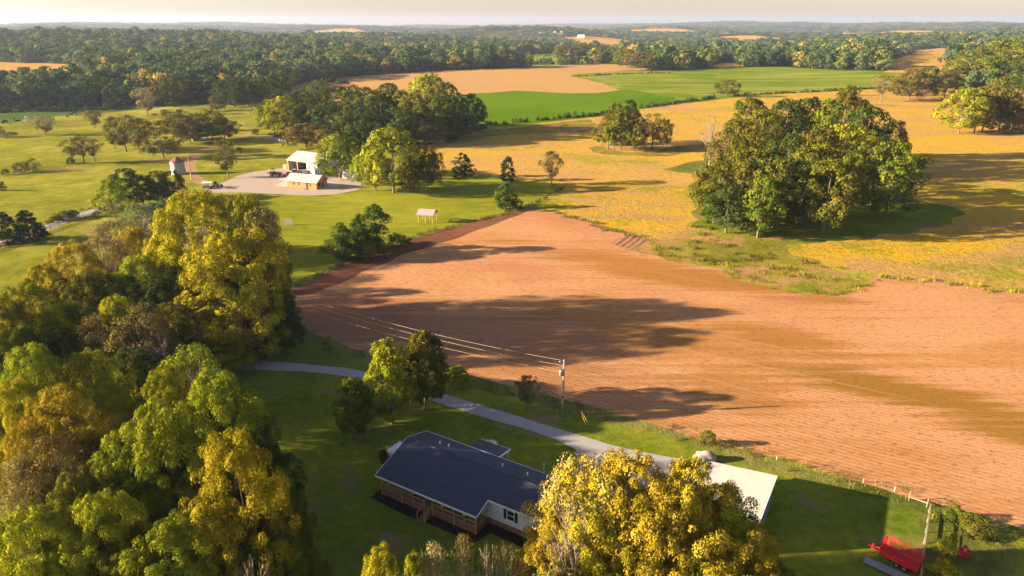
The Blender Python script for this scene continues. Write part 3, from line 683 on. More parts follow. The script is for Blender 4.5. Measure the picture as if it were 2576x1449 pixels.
HO = Vector((-16.0, 70.6)); HR = R(-31.3)
def hl(x, y):
    c, s = math.cos(HR), math.sin(HR); return (HO.x + x * c - y * s, HO.y + x * s + y * c)
FRONT = [(-500, 300), (-100, 285), (0, 279), (300, 273), (500, 261), (560, 251), (640, 245), (700, 232), (760, 207), (900, 191), (1100, 178), (1300, 171), (1440, 162), (1545, 160),
         (1600, 172), (1650, 181), (1780, 178), (1860, 172), (1960, 170), (2120, 179), (2250, 181), (2330, 190), (2390, 236), (2480, 250), (2700, 255), (3200, 262)]
_front = W(*FRONT)
FIELDS = [
 ('forest_floor', 'forestfloor', _front + [(9000, 1500), (9000, 13500), (-9000, 13500), (-9000, 1500)], 0),
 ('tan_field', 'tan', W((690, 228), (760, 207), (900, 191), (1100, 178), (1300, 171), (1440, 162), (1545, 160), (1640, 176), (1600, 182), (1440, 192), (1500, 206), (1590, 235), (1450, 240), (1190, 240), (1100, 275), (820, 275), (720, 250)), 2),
 ('green_field', 'crop2', W((1436, 187), (1500, 183), (1580, 176), (1660, 177), (1790, 173), (1870, 169), (1960, 168), (2120, 177), (2250, 179), (2420, 172), (2440, 215), (2190, 224), (1900, 244), (1810, 256), (1640, 272), (1560, 240), (1590, 228), (1555, 214), (1500, 203), (1480, 196)), 1.5),
 ('crop_field', 'crop', W((1185, 236), (1300, 228), (1440, 235), (1500, 234), (1580, 224), (1640, 234), (1705, 247), (1655, 268), (1500, 296), (1300, 318), (1200, 320), (1100, 330), (1080, 290)), 1.5),
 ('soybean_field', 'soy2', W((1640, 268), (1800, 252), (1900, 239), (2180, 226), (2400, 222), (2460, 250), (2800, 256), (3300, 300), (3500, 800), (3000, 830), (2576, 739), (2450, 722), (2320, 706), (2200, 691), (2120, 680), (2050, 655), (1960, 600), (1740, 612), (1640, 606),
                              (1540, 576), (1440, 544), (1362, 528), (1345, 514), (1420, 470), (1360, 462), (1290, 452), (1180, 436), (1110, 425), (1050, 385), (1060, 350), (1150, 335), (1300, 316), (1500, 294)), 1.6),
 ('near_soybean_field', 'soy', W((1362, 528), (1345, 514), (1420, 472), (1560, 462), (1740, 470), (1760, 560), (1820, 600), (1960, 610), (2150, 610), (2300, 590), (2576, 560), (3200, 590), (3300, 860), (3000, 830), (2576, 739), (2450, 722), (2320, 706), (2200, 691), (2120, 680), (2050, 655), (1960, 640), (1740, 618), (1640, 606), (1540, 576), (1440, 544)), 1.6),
 ('grass_band', 'weeds', W((1060, 352), (1150, 338), (1290, 322), (1480, 300), (1500, 310), (1490, 332), (1300, 338), (1130, 352), (1075, 365)), 2.5),
 ('grass_pocket', 'margin', W((1662, 426), (1700, 418), (1740, 408), (1790, 400), (1850, 430), (1820, 450), (1780, 444), (1740, 437), (1700, 432)), 2),
 ('grass_curve', 'weeds', W((1480, 372), (1500, 385), (1580, 392), (1680, 392), (1760, 380), (1800, 360), (1700, 368), (1640, 384), (1560, 382), (1510, 366)), 1.5),
 ('grove_floor', 'lawn', W((1740, 470), (1745, 560), (1820, 606), (1960, 618), (2120, 608), (2270, 590), (2390, 562), (2410, 522), (2280, 496), (2200, 420), (2150, 380), (1850, 380)), 3),
 ('shade_toned_creek_grass', 'creekshade', W((-200, 330), (0, 314), (60, 303), (150, 292), (250, 285), (400, 270), (540, 258), (500, 254), (300, 266), (0, 275), (-300, 285)), 3),  # strip of grass coloured dark for the forest shade over it
 ('yard_lawn', 'yard', W((600, 600), (650, 520), (520, 492), (600, 486), (700, 492), (820, 494), (905, 482), (1040, 478), (1110, 440), (1180, 436), (1290, 452), (1400, 464), (1415, 470), (1345, 512), (1290, 530), (1150, 566), (1050, 592), (900, 646), (740, 720), (700, 790), (600, 790)), 1.2),
 ('home_lawn', 'lawn', W((560, 840), (700, 800), (830, 860), (945, 898), (1130, 940), (1250, 975), (1400, 1010), (1640, 1075), (1900, 1150), (2100, 1210), (2300, 1260), (2330, 1280), (2320, 1460), (2100, 1700), (300, 1700), (300, 1000)), 1),
 ('meadow', 'margin', W((2330, 1262), (2450, 1290), (2530, 1312), (2560, 1500), (2700, 1700), (2290, 1700), (2310, 1440)), 1),
 ('field_margin', 'margin', W((560, 790), (700, 770), (745, 815), (860, 866), (945, 896), (1130, 926), (1250, 960), (1400, 996), (1640, 1060), (1900, 1136), (2100, 1196), (2300, 1246), (2400, 1272), (2330, 1290), (2240, 1262), (2100, 1232), (1950, 1190), (1830, 1150), (1780, 1125), (1640, 1090), (1400, 1030), (1250, 998), (1130, 955), (945, 920), (830, 880), (740, 835), (690, 815), (560, 830)), 1),
 ('edge_weeds', 'margin', W((1345, 512), (1290, 528), (1150, 563), (1050, 589), (900, 640), (735, 712), (700, 760), (740, 745), (900, 655), (1050, 602), (1150, 573), (1290, 536), (1362, 530)), .8),
 ('ploughed_field', 'soil', W((1362, 528), (1440, 544), (1540, 576), (1640, 606), (1625, 628), (1690, 655), (1840, 679), (1850, 700), (1900, 714), (2000, 733), (2110, 745), (2170, 716), (2200, 691), (2320, 706), (2450, 721), (2576, 739), (3000, 830), (3400, 930), (3400, 1600), (2700, 1370), (2520, 1312), (2400, 1274), (2280, 1244), (2100, 1198), (1900, 1139),
                                (1780, 1105), (1640, 1064), (1480, 1020), (1400, 1000), (1250, 964), (1130, 929), (945, 897), (860, 866), (745, 816), (720, 790), (738, 742), (735, 730), (900, 651), (1050, 600), (1150, 571), (1290, 536)), 1),
 ('ploughed_headland', 'headland', W((738, 742), (735, 729), (900, 650), (1050, 599), (1150, 570), (1290, 535), (1335, 529), (1250, 561), (1150, 598), (1010, 642), (880, 702), (800, 737), (758, 742)), .8),
 ('deep_furrows', 'furrow', W((1537, 613), (1582, 586), (1642, 602), (1600, 634)), .5),
 ('weedy_meadow', 'weeds', W((1645, 606), (1740, 600), (1850, 590), (1960, 600), (2000, 640), (2060, 655), (2120, 682), (2195, 690), (2172, 715), (2112, 744), (2000, 734), (1900, 714), (1850, 699), (1842, 679), (1690, 654), (1625, 628)), 5),
 ('farmyard', 'gravelwarm', W((512, 486), (515, 474), (560, 460), (600, 442), (640, 432), (700, 424), (735, 424), (800, 436), (850, 446), (905, 458), (925, 466), (895, 479), (840, 489), (790, 492), (700, 488), (600, 483)), .6),
 ('cabin_slab', 'concrete', W((690, 467), (716, 455), (800, 452), (862, 464), (835, 474), (800, 476), (724, 470)), 0),
 ('dirt_track', 'dirt', strip([(640, 333), (600, 348), (560, 362), (520, 376), (490, 392), (478, 410), (482, 440), (515, 462)], 4), .5),
 ('gravel_lane', 'gravel', strip([(-120, 660), (-30, 622), (40, 602), (120, 572), (180, 548), (250, 526), (300, 515)], 4.5), .3),
 ('drive', 'gravel', W((480, 905), (555, 903), (620, 906), (760, 914), (860, 924), (940, 940), (1040, 966), (1120, 993), (1250, 1030), (1350, 1060), (1450, 1093), (1530, 1118), (1600, 1136), (1690, 1150), (1780, 1160), (1800, 1180), (1880, 1360), (1650, 1360), (1420, 1235), (1395, 1208), (1440, 1168), (1454, 1145), (1446, 1130),
                        (1400, 1106), (1330, 1082), (1200, 1044), (1110, 1016), (1040, 989), (930, 956), (860, 944), (750, 934), (620, 929), (560, 932), (480, 932)), .25),
 ('mulch_bed', 'mulch', [hl(-.7, -1.3), hl(6.2, -1.5), hl(14.6, -1.4), hl(15.2, .9), hl(24.5, 1.0), hl(24.5, 3.2), hl(-.6, 3.2)], .25),
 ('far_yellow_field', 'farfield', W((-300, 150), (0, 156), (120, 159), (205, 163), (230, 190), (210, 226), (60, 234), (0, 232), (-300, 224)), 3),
 ('far_green_field', 'palegreen', W((1180, 166), (1240, 153), (1300, 138), (1410, 134), (1480, 133), (1560, 130), (1560, 158), (1440, 160), (1300, 168)), 4),
 ('far_brown_field', 'farbrown', W((1240, 133), (1300, 118), (1400, 116), (1560, 117), (1570, 128), (1480, 131), (1300, 135)), 5),
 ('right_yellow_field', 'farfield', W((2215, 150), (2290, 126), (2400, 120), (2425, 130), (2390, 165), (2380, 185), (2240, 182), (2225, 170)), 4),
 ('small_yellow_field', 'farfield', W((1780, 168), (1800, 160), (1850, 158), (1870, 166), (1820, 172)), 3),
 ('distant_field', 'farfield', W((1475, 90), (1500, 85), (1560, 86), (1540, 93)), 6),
 ('distant_pale_field', 'farfield', W((2960, 75), (2990, 68), (3090, 68), (3090, 72)), 6),
]
for _u, _v, _rx, _ry in ((330, 96, 110, 260), (690, 104, 100, 240), (1010, 92, 150, 300), (1185, 112, 90, 200), (1490, 103, 120, 220), (1650, 84, 220, 420), (1905, 101, 120, 260), (2120, 92, 160, 300), (2330, 86, 200, 320), (840, 84, 200, 380)):
    _p = G(_u, _v); FIELDS.append(('distant_field', random.choice(['farfield', 'palegreen', 'farfield']), [(_p.x + _rx * math.cos(a) * (1 + .2 * math.sin(3 * a)), _p.y + _ry * math.sin(a)) for a in [k * math.pi / 9 for k in range(18)]], 8))
def nz(x, y): return math.sin(x * .37 + y * .21) + math.sin(y * .53 - x * .31 + 1.7) * .7 + math.sin(x * 1.1 + y * .9) * .4 + math.sin(x * .09 - y * .13) * .8
def rough_poly(P, amp):
    out = []
    for i, a in enumerate(P):
        b = P[(i + 1) % len(P)]; a2, b2 = Vector(a), Vector(b)
        L_ = (b2 - a2).length; dist = max(60, (a2 + b2).length / 2)
        step = max(2.2, dist * .014) if dist < 2500 else 400
        n = max(1, int(L_ / step)) if amp or L_ > 200 else 1
        nrm = Vector((-(b2 - a2).y, (b2 - a2).x)).normalized() if L_ > 0 else Vector((0, 0))
        k = amp * (1 if dist < 400 else dist / 400) * .33
        for j in range(min(n, 400)):
            q = a2.lerp(b2, j / n)
            if amp and amp >= .2:
                s = .6 if dist < 200 else 120 / dist
                q = q + nrm * nz(q.x * s * 2, q.y * s * 2) * k
            out.append(q)
    return out
polys = [rough_poly(f[2], f[3]) for f in FIELDS]

def build_ground():
    vs, edges = [], []
    for P in polys:
        b = len(vs); n = len(P); vs += [Vector(p) for p in P]; edges += [(b + i, b + (i + 1) % n) for i in range(n)]
    rr = 26.0
    while rr < 13500:
        for k in range(-46, 47):
            a = R(k * 1.35) + random.uniform(-.004, .004); vs.append(Vector((math.sin(a) * rr, math.cos(a) * rr)))
        rr *= 1.045
    for k in range(-180, 180, 12):
        for q in (12, 60, 300, 1500, 9000):
            if abs(k) > 62: vs.append(Vector((math.sin(R(k)) * q, math.cos(R(k)) * q)))
    for c in ((-14500, -9000), (14500, -9000), (14500, 14500), (-14500, 14500)): vs.append(Vector(c))
    V, E, Fc, ov, oe, of = delaunay_2d_cdt(vs, edges, [], 0, 1e-4, False)
    co = np.array([(v.x, v.y) for v in V]); z = terrain(co[:, 0], co[:, 1])
    T = np.array([f[:3] for f in Fc]); C = co[T].mean(1); best = np.full(len(T), -1)
    for k, P in enumerate(polys):
        A = np.array([(p[0], p[1]) for p in P]); lo, hi = A.min(0), A.max(0)
        idx = np.where(((C >= lo) & (C <= hi)).all(1))[0]
        if not len(idx): continue
        x, y = C[idx, 0], C[idx, 1]; ins = np.zeros(len(idx), bool); B = np.roll(A, 1, 0)
        for (xi, yi), (xj, yj) in zip(A, B):
            if yi == yj: continue
            ins ^= ((yi > y) != (yj > y)) & (x < (xj - xi) * (y - yi) / (yj - yi) + xi)
        best[idx[ins]] = k
    groups = {}
    for f, o in zip(Fc, best): groups.setdefault(int(o), []).append(f)
    names = {'pasture': -1}
    for k, fs in groups.items():
        name, mk = ('pasture', 'pasture') if k < 0 else FIELDS[k][:2]
        used = sorted({i for f in fs for i in f}); mp = {u: i for i, u in enumerate(used)}
        me = bpy.data.meshes.new(name)
        me.from_pydata([(co[i, 0], co[i, 1], z[i]) for i in used], [], [[mp[i] for i in (f if True else f)] for f in fs])
        for p in me.polygons: p.use_smooth = True
        me.update()
        if me.polygons[0].normal.z < 0: me.flip_normals()
        o = link(name, me, None, M[mk]); tag(o, kind='structure')
build_ground()

# ------------------------------------------------------------------ far woods
def inside(P, x, y):
    c = False; n = len(P); j = n - 1
    for i in range(n):
        xi, yi = P[i][0], P[i][1]; xj, yj = P[j][0], P[j][1]
        if (yi > y) != (yj > y) and x < (xj - xi) * (y - yi) / (yj - yi) + xi: c = not c
        j = i
    return c
open_idx = [i for i, f in enumerate(FIELDS) if f[0] in ('tan_field', 'green_field', 'crop_field', 'soybean_field', 'far_yellow_field', 'far_green_field', 'far_brown_field', 'right_yellow_field', 'small_yellow_field', 'distant_field', 'shade_toned_creek_grass')]
bbs = []
for i in open_idx:
    xs = [p[0] for p in polys[i]]; ys = [p[1] for p in polys[i]]; bbs.append((min(xs), max(xs), min(ys), max(ys), polys[i]))
ff = polys[0]
fxs = [p[0] for p in _front]
def wooded(x, y):
    if y < 2500 and not inside(ff, x, y): return False
    for a, b, c, d, P in bbs:
        if a <= x <= b and c <= y <= d and inside(P, x, y): return False
    return True
def clearing(x, y):
    return math.sin(x / 410 + 1) + math.sin(y / 370 + x / 900) + .6 * math.sin((x - y) / 190) > 1.95
cand = []
rr = 380.0
while rr < 9600:
    sp = 11.0 + max(0, rr - 600) * .0095
    n = int(R(82) * rr / sp)
    for k in range(n):
        a = R(-41) + R(82) * (k + random.random()) / n; r2 = rr + random.uniform(-.5, .5) * sp
        x, y = math.sin(a) * r2, math.cos(a) * r2
        if wooded(x, y) and not (rr > 1900 and clearing(x, y)): cand.append((x, y, sp))
    rr += sp * .92
near_edge = {}
fr = sorted(cand, key=lambda c: math.hypot(c[0], c[1]))
# the front row of the woods: individuals
indiv, rest = [], []
binmin = {}
for x, y, sp in fr:
    b = int(math.degrees(math.atan2(x, y)) / 1.25); d = math.hypot(x, y)
    binmin.setdefault(b, [])
    if len(binmin[b]) < 1 and d < 1250: binmin[b].append(d); indiv.append((x, y))
    else: rest.append((x, y, sp))
for x, y in indiv:
    u = CU + F * x / (y * CP + CH * SP)
    w, gp = ('in the front row of the creek valley woods', 'woods beyond the left pasture') if u < 700 else (('along the far side of the stubble field', 'woods beyond the stubble field') if u < 1560 else ('in the front row of the woods beyond the green field', 'woods beyond the green field'))
    k = random.choice(['far', 'far', 'far', 'fartall'])
    hh = random.uniform(13, 19)
    plant(k, None, x, y, hh, hh * random.uniform(.65, .95) if k == 'far' else hh * .55, 'broadleaf_tree', '%s tree %s' % ('rounded' if k == 'far' else 'tall narrow', w), gp)
# dark cedar hedge behind the stubble field
for i in range(34):
    t = i / 33; u = 1205 + 345 * t + random.uniform(-3, 3); v = 166 - 8 * t
    if abs(u - 1436) < 7: continue
    p = G(u, v); h = random.uniform(5, 10)
    plant('cedar', 'cedar', p.x, p.y, h, h * .75, 'cedar_tree', 'small dark cedar in the hedge row behind the stubble field', 'cedars of the hedge behind the stubble field')
g = 'trees standing between the far fields'
cluster('between the far fields', g, [
 ('mid', 'brown', 1268, 125, 70, 168, None), ('mid', 'olive', 1422, 113, 56, 146, None), ('mid', 'brown', 1452, 114, 60, 146, None), ('mid', 'olive', 1484, 116, 50, 146, None),
 ('mid', 'olive', 1412, 120, 40, 148, None), ('midtall', 'dark green', 1345, 112, 16, 134, None), ('mid', 'brown', 1322, 112, 40, 136, None),
 ('mid', 'olive', 1575, 122, 60, 170, None), ('mid', 'green', 1545, 118, 50, 158, None), ('mid', 'brown', 1610, 130, 60, 176, None)])

def woodland(name, pts, scale_lo, scale_hi, label):
    me = bpy.data.meshes.new(name)
    P = np.array([(x, y, H(x, y) - 1.5) for x, y, s in pts], np.float32)
    me.vertices.add(len(P)); me.vertices.foreach_set('co', P.ravel())
    n = len(P); g_ = np.random.RandomState(5)
    sp = np.array([s for _, _, s in pts])
    h = g_.uniform(scale_lo, scale_hi, n) * np.where(g_.rand(n) < .1, 1.25, 1)
    w = np.maximum(h * g_.uniform(.85, 1.15, n), sp * 1.25)
    sc = np.stack([w, w, h], 1).astype(np.float32)
    a = me.attributes.new('scl', 'FLOAT_VECTOR', 'POINT'); a.data.foreach_set('vector', sc.ravel())
    a = me.attributes.new('rot', 'FLOAT_VECTOR', 'POINT'); rv = np.zeros((n, 3), np.float32); rv[:, 2] = g_.uniform(0, 6.28, n); a.data.foreach_set('vector', rv.ravel())
    vid = g_.randint(0, 7, n).astype(np.int32)
    a = me.attributes.new('vid', 'INT', 'POINT'); a.data.foreach_set('value', vid)
    o = link(name, me); tag(o, label, 'woodland', None, 'stuff')
    ng = bpy.data.node_groups.new(name, 'GeometryNodeTree')
    ng.interface.new_socket('Geometry', in_out='INPUT', socket_type='NodeSocketGeometry'); ng.interface.new_socket('Geometry', in_out='OUTPUT', socket_type='NodeSocketGeometry')
    N = ng.nodes; gi = N.new('NodeGroupInput'); go = N.new('NodeGroupOutput'); jn = N.new('GeometryNodeJoinGeometry')
    def attr(nm, dt):
        q = N.new('GeometryNodeInputNamedAttribute'); q.data_type = dt; q.inputs[0].default_value = nm
        return [s for s in q.outputs if s.enabled and s.name == 'Attribute'][0]
    av, as_, ar = attr('vid', 'INT'), attr('scl', 'FLOAT_VECTOR'), attr('rot', 'FLOAT_VECTOR')
    e2r = N.new('FunctionNodeEulerToRotation'); ng.links.new(ar, e2r.inputs[0])
    for k in range(7):
        src = PROTO[k]
        oi = N.new('GeometryNodeObjectInfo'); oi.inputs['Object'].default_value = src; oi.inputs['As Instance'].default_value = True; oi.transform_space = 'ORIGINAL'
        cmp_ = N.new('FunctionNodeCompare'); cmp_.data_type = 'INT'; cmp_.operation = 'EQUAL'
        ci = [s for s in cmp_.inputs if s.enabled]; ng.links.new(av, ci[0]); ci[1].default_value = k
        ip = N.new('GeometryNodeInstanceOnPoints')
        ng.links.new(gi.outputs[0], ip.inputs['Points']); ng.links.new(cmp_.outputs[0], ip.inputs['Selection']); ng.links.new(oi.outputs['Geometry'], ip.inputs['Instance'])
        ng.links.new(e2r.outputs[0], ip.inputs['Rotation']); ng.links.new(as_, ip.inputs['Scale'])
        ng.links.new(ip.outputs[0], jn.inputs[0])
    ng.links.new(jn.outputs[0], go.inputs[0])
    md = o.modifiers.new('scatter', 'NODES'); md.node_group = ng
    return o
PROTO = []
for k in range(8):
    me = (VAR['far'] + VAR['fartall'])[min(k, 7)][1]
    o = next((o for o in COL.objects if o.data == me), None)
    if o: PROTO.append(o)
while len(PROTO) < 7: PROTO.append(PROTO[0])
woodland('woodland', [q for q in rest if q[1] < 2600], 12, 23, 'dense mixed woods covering the valley and hills beyond the fields')
woodland('distant_woodland', [q for q in rest if q[1] >= 2600], 11, 18, 'hazy distant woods reaching the horizon')
print('woods', len(rest), 'individual', len(TREES))

# ------------------------------------------------------------------ tufts and hedges (uncountable plants)
def brush(name, pts, width, height, per_m, ls, mat, label, upright=False, clump=1.0, cat='weeds'):
    P = [Vector(q) for q in W(*pts)]; g_ = np.random.RandomState(len(name) + int(pts[0][0]))
    Vs, tn = [], []
    for a, b in zip(P[:-1], P[1:]):
        L_ = (b - a).length; n = max(3, int(L_ / clump)); d = (b - a).normalized(); nr = Vector((-d.y, d.x))
        for i in range(n):
            t = (i + g_.rand()) / n; c = a.lerp(b, t) + nr * g_.uniform(-.5, .5) * width
            if g_.rand() < .22 + .2 * math.sin(c.x * .4 + c.y * .23): continue
            hh = height * g_.uniform(.4, 1.25) * (1 + .3 * math.sin(c.x * .21)); rad = clump * g_.uniform(.5, 1.0)
            m = max(4, int(per_m * rad * rad)); tz = H(c.x, c.y)
            q = g_.normal(size=(m, 3)); q = unit(q); q[:, 2] = np.abs(q[:, 2])
            rr_ = g_.rand(m)[:, None] ** .4
            pos = np.array([c.x, c.y, tz]) + q * rr_ * np.array([rad, rad, hh])
            nrm = unit(q * .7 + g_.normal(size=(m, 3)) * .6)
            if upright: nrm[:, 2] *= .15; nrm = unit(nrm)
            A = unit(np.cross(nrm, g_.normal(size=(m, 3)) if not upright else np.tile([0, 0, 1.], (m, 1)) + g_.normal(size=(m, 3)) * .1)); B = np.cross(nrm, A)
            s = (ls * g_.uniform(.5, 1.4, m))[:, None]
            k = (.35 if upright else 1); k2 = (2.2 if upright else .65)
            Vs.append(np.stack([pos - A * s * k, pos - B * s * k2, pos + A * s * k, pos + B * s * k2], 1).reshape(-1, 3)); tn.append(np.clip(g_.normal(.5, .2) + g_.normal(size=m) * .12, 0, 1))
    V = np.concatenate(Vs); me = np_mesh(name, V, np.arange(len(V)).reshape(-1, 4), mat, tone=np.concatenate(tn))
    return tag(link(name, me), label, cat, None, 'stuff')
brush('hedgerow', [(1222, 316), (1290, 309), (1400, 299), (1500, 290), (1560, 280), (1640, 268), (1720, 258), (1805, 246)], 3.5, 3.2, 26, .42, L['dark green'], 'low dark hedgerow between the bright green crop and the golden field', clump=2.2, cat='hedge')
brush('hedgerow', [(1850, 241), (1930, 237), (2050, 231), (2170, 224), (2200, 222)], 2.5, 2.2, 20, .42, L['dark green'], 'thin dark hedge line under the pale green field at right', clump=2.2, cat='hedge')
brush('hedgerow', [(1440, 192), (1500, 190), (1560, 186), (1640, 184), (1690, 184)], 3, 1.6, 12, .6, L['brown'], 'thin dark weedy line dividing the stubble field from the green field', clump=3, cat='hedge')
brush('field_edge_weeds', [(738, 722), (800, 694), (860, 668), (900, 650), (960, 625), (1050, 594), (1150, 568), (1230, 548), (1300, 528), (1345, 514)], 2.2, .9, 60, .13, L['olive'], 'rough weeds along the fence line between mown lawn and ploughed soil', True)
brush('field_edge_weeds', [(1345, 514), (1380, 495), (1420, 470)], 1.2, .9, 60, .14, L['dark green'], 'dark weed line at the far right corner of the mown lawn', True)
brush('field_edge_weeds', [(745, 826), (830, 868), (940, 905), (1060, 930), (1130, 944), (1250, 978), (1400, 1012), (1480, 1036), (1640, 1078)], 3.2, .6, 60, .10, L['olive'], 'tall grass strip between the drive and the ploughed soil', True)
brush('field_edge_weeds', [(1130, 950), (1180, 966), (1250, 985), (1300, 1000)], 1.6, .9, 70, .10, L['yellow green'], 'sunlit weeds under the small young tree at the field edge', True)
brush('field_edge_weeds', [(1640, 1080), (1720, 1092), (1800, 1118), (1900, 1145), (2000, 1175), (2100, 1206), (2200, 1232), (2290, 1256)], 3.4, .75, 80, .085, L['olive'], 'tall grass and seed heads along the field beside the garage', True)
brush('field_edge_weeds', [(1650, 1074), (1720, 1090), (1800, 1112), (1900, 1140), (2100, 1200), (2280, 1248)], 4.0, .8, 40, .08, L['pale'], 'dry tan seed heads along the near edge of the ploughed field', True)
brush('field_edge_weeds', [(2345, 1275), (2400, 1290), (2450, 1330), (2480, 1400), (2470, 1500)], 7, .8, 60, .09, L['green'], 'rank green weeds beyond the plank fence at the bottom right', False)
brush('field_edge_weeds', [(2350, 1300), (2350, 1380), (2345, 1460)], 1.2, .9, 80, .08, L['yellow green'], 'yellow weeds growing against the plank fence', True)
brush('meadow_tufts', [(1650, 612), (1740, 625), (1830, 640), (1920, 660), (2020, 690), (2120, 712)], 22, .9, 14, .22, L['olive'], 'rough grass tussocks in front of the large grove', True, 2.0)
brush('meadow_tufts', [(1690, 628), (1760, 640), (1850, 655), (1900, 660), (2060, 668)], 9, .8, 12, .22, L['brown'], 'reddish dry weeds in the rough patch before the grove', True, 2.2)
brush('meadow_tufts', [(1760, 645), (1900, 690), (2050, 715), (2150, 705)], 12, .7, 10, .2, L['yellow green'], 'green grass tussocks at the edge of the ploughed field before the grove', True, 2.4)
brush('meadow_tufts', [(1620, 625), (1700, 650), (1830, 672), (1850, 695), (2000, 732), (2112, 742), (2190, 700)], 4, .6, 20, .16, L['olive'], 'ragged grass tufts where the meadow meets the ploughed soil', True, 1.5)
brush('meadow_tufts', [(1370, 532), (1440, 548), (1540, 580), (1630, 602)], 3, .8, 20, .2, L['olive'], 'weedy fringe between golden soybeans and the top of the ploughed field', True, 1.8)
brush('meadow_tufts', [(2200, 692), (2320, 707), (2450, 722), (2576, 740), (2700, 765)], 3, .8, 20, .2, L['yellow green'], 'golden fringe of soybeans above the right part of the ploughed field', True, 1.8)
brush('soybean_rows', [(1750, 560), (1800, 590), (1850, 600)], 10, 1.6, 26, .22, L['bright green'], 'tall fresh green stand at the left foot of the large grove', True, 2.0, 'crop')
brush('creek_brush', [(0, 282), (100, 280), (200, 278), (300, 274), (400, 268), (500, 261), (560, 251)], 8, 5, 8, .8, L['dark green'], 'dark undergrowth at the foot of the valley woods', clump=4, cat='undergrowth')
brush('grove_brush', [(680, 340), (760, 345), (860, 358), (960, 370), (1060, 362), (1150, 352), (1215, 320)], 8, 4, 12, .5, L['dark green'], 'shadowy undergrowth along the front of the grove behind the shed', clump=3, cat='undergrowth')
brush('lane_weeds', [(0, 600), (60, 578), (120, 560), (200, 532), (250, 518)], 1.5, 1.2, 30, .2, L['olive'], 'weedy bushes along the gravel lane', clump=1.6)

# ------------------------------------------------------------------ materials of the built things
def shingle():
    t = NT('dark_shingles'); p = t.pos(obj=True)
    n = t.noise(p, 9, 4, .8); b = t.n('TexBrick', {'Vector': p, 'Color1': (.028, .036, .058, 1), 'Color2': (.055, .065, .092, 1), 'Mortar': (.02, .03, .06, 1), 'Scale': 1.0, 'Brick Width': .9, 'Row Height': .28, 'Mortar Size': .02}).outputs['Color']
    return t.surf(t.mix(.4, b, t.ramp(n, [(.3, (.02, .026, .045)), (.7, (.075, .085, .12))])), .8, 0, t.bump(n, .3, .02), .3)
def siding(name, col, step=.12, axis=2, dark=.7):
    t = NT(name); p = t.pos(obj=True); z = t.n('SeparateXYZ', {'Vector': p}).outputs[axis]
    f = t.math('FRACT', t.math('DIVIDE', z, step)); n = t.noise(p, 3, 4)
    c = t.mix(t.mask(f, .88, .97), t.mix(t.math('MULTIPLY', n, .25), col, tuple(q * .8 for q in col)), tuple(q * dark for q in col))
    return t.surf(c, .6, 0, t.bump(f, .5, .01), .3)
def board(name, a, b, scale=(1, 1, 7)):
    t = NT(name); p = t.pos(scale, obj=True); n = t.noise(p, 2.2, 5, .7)
    return t.surf(t.ramp(n, [(.3, a), (.7, b)]), .75, 0, None, .2)
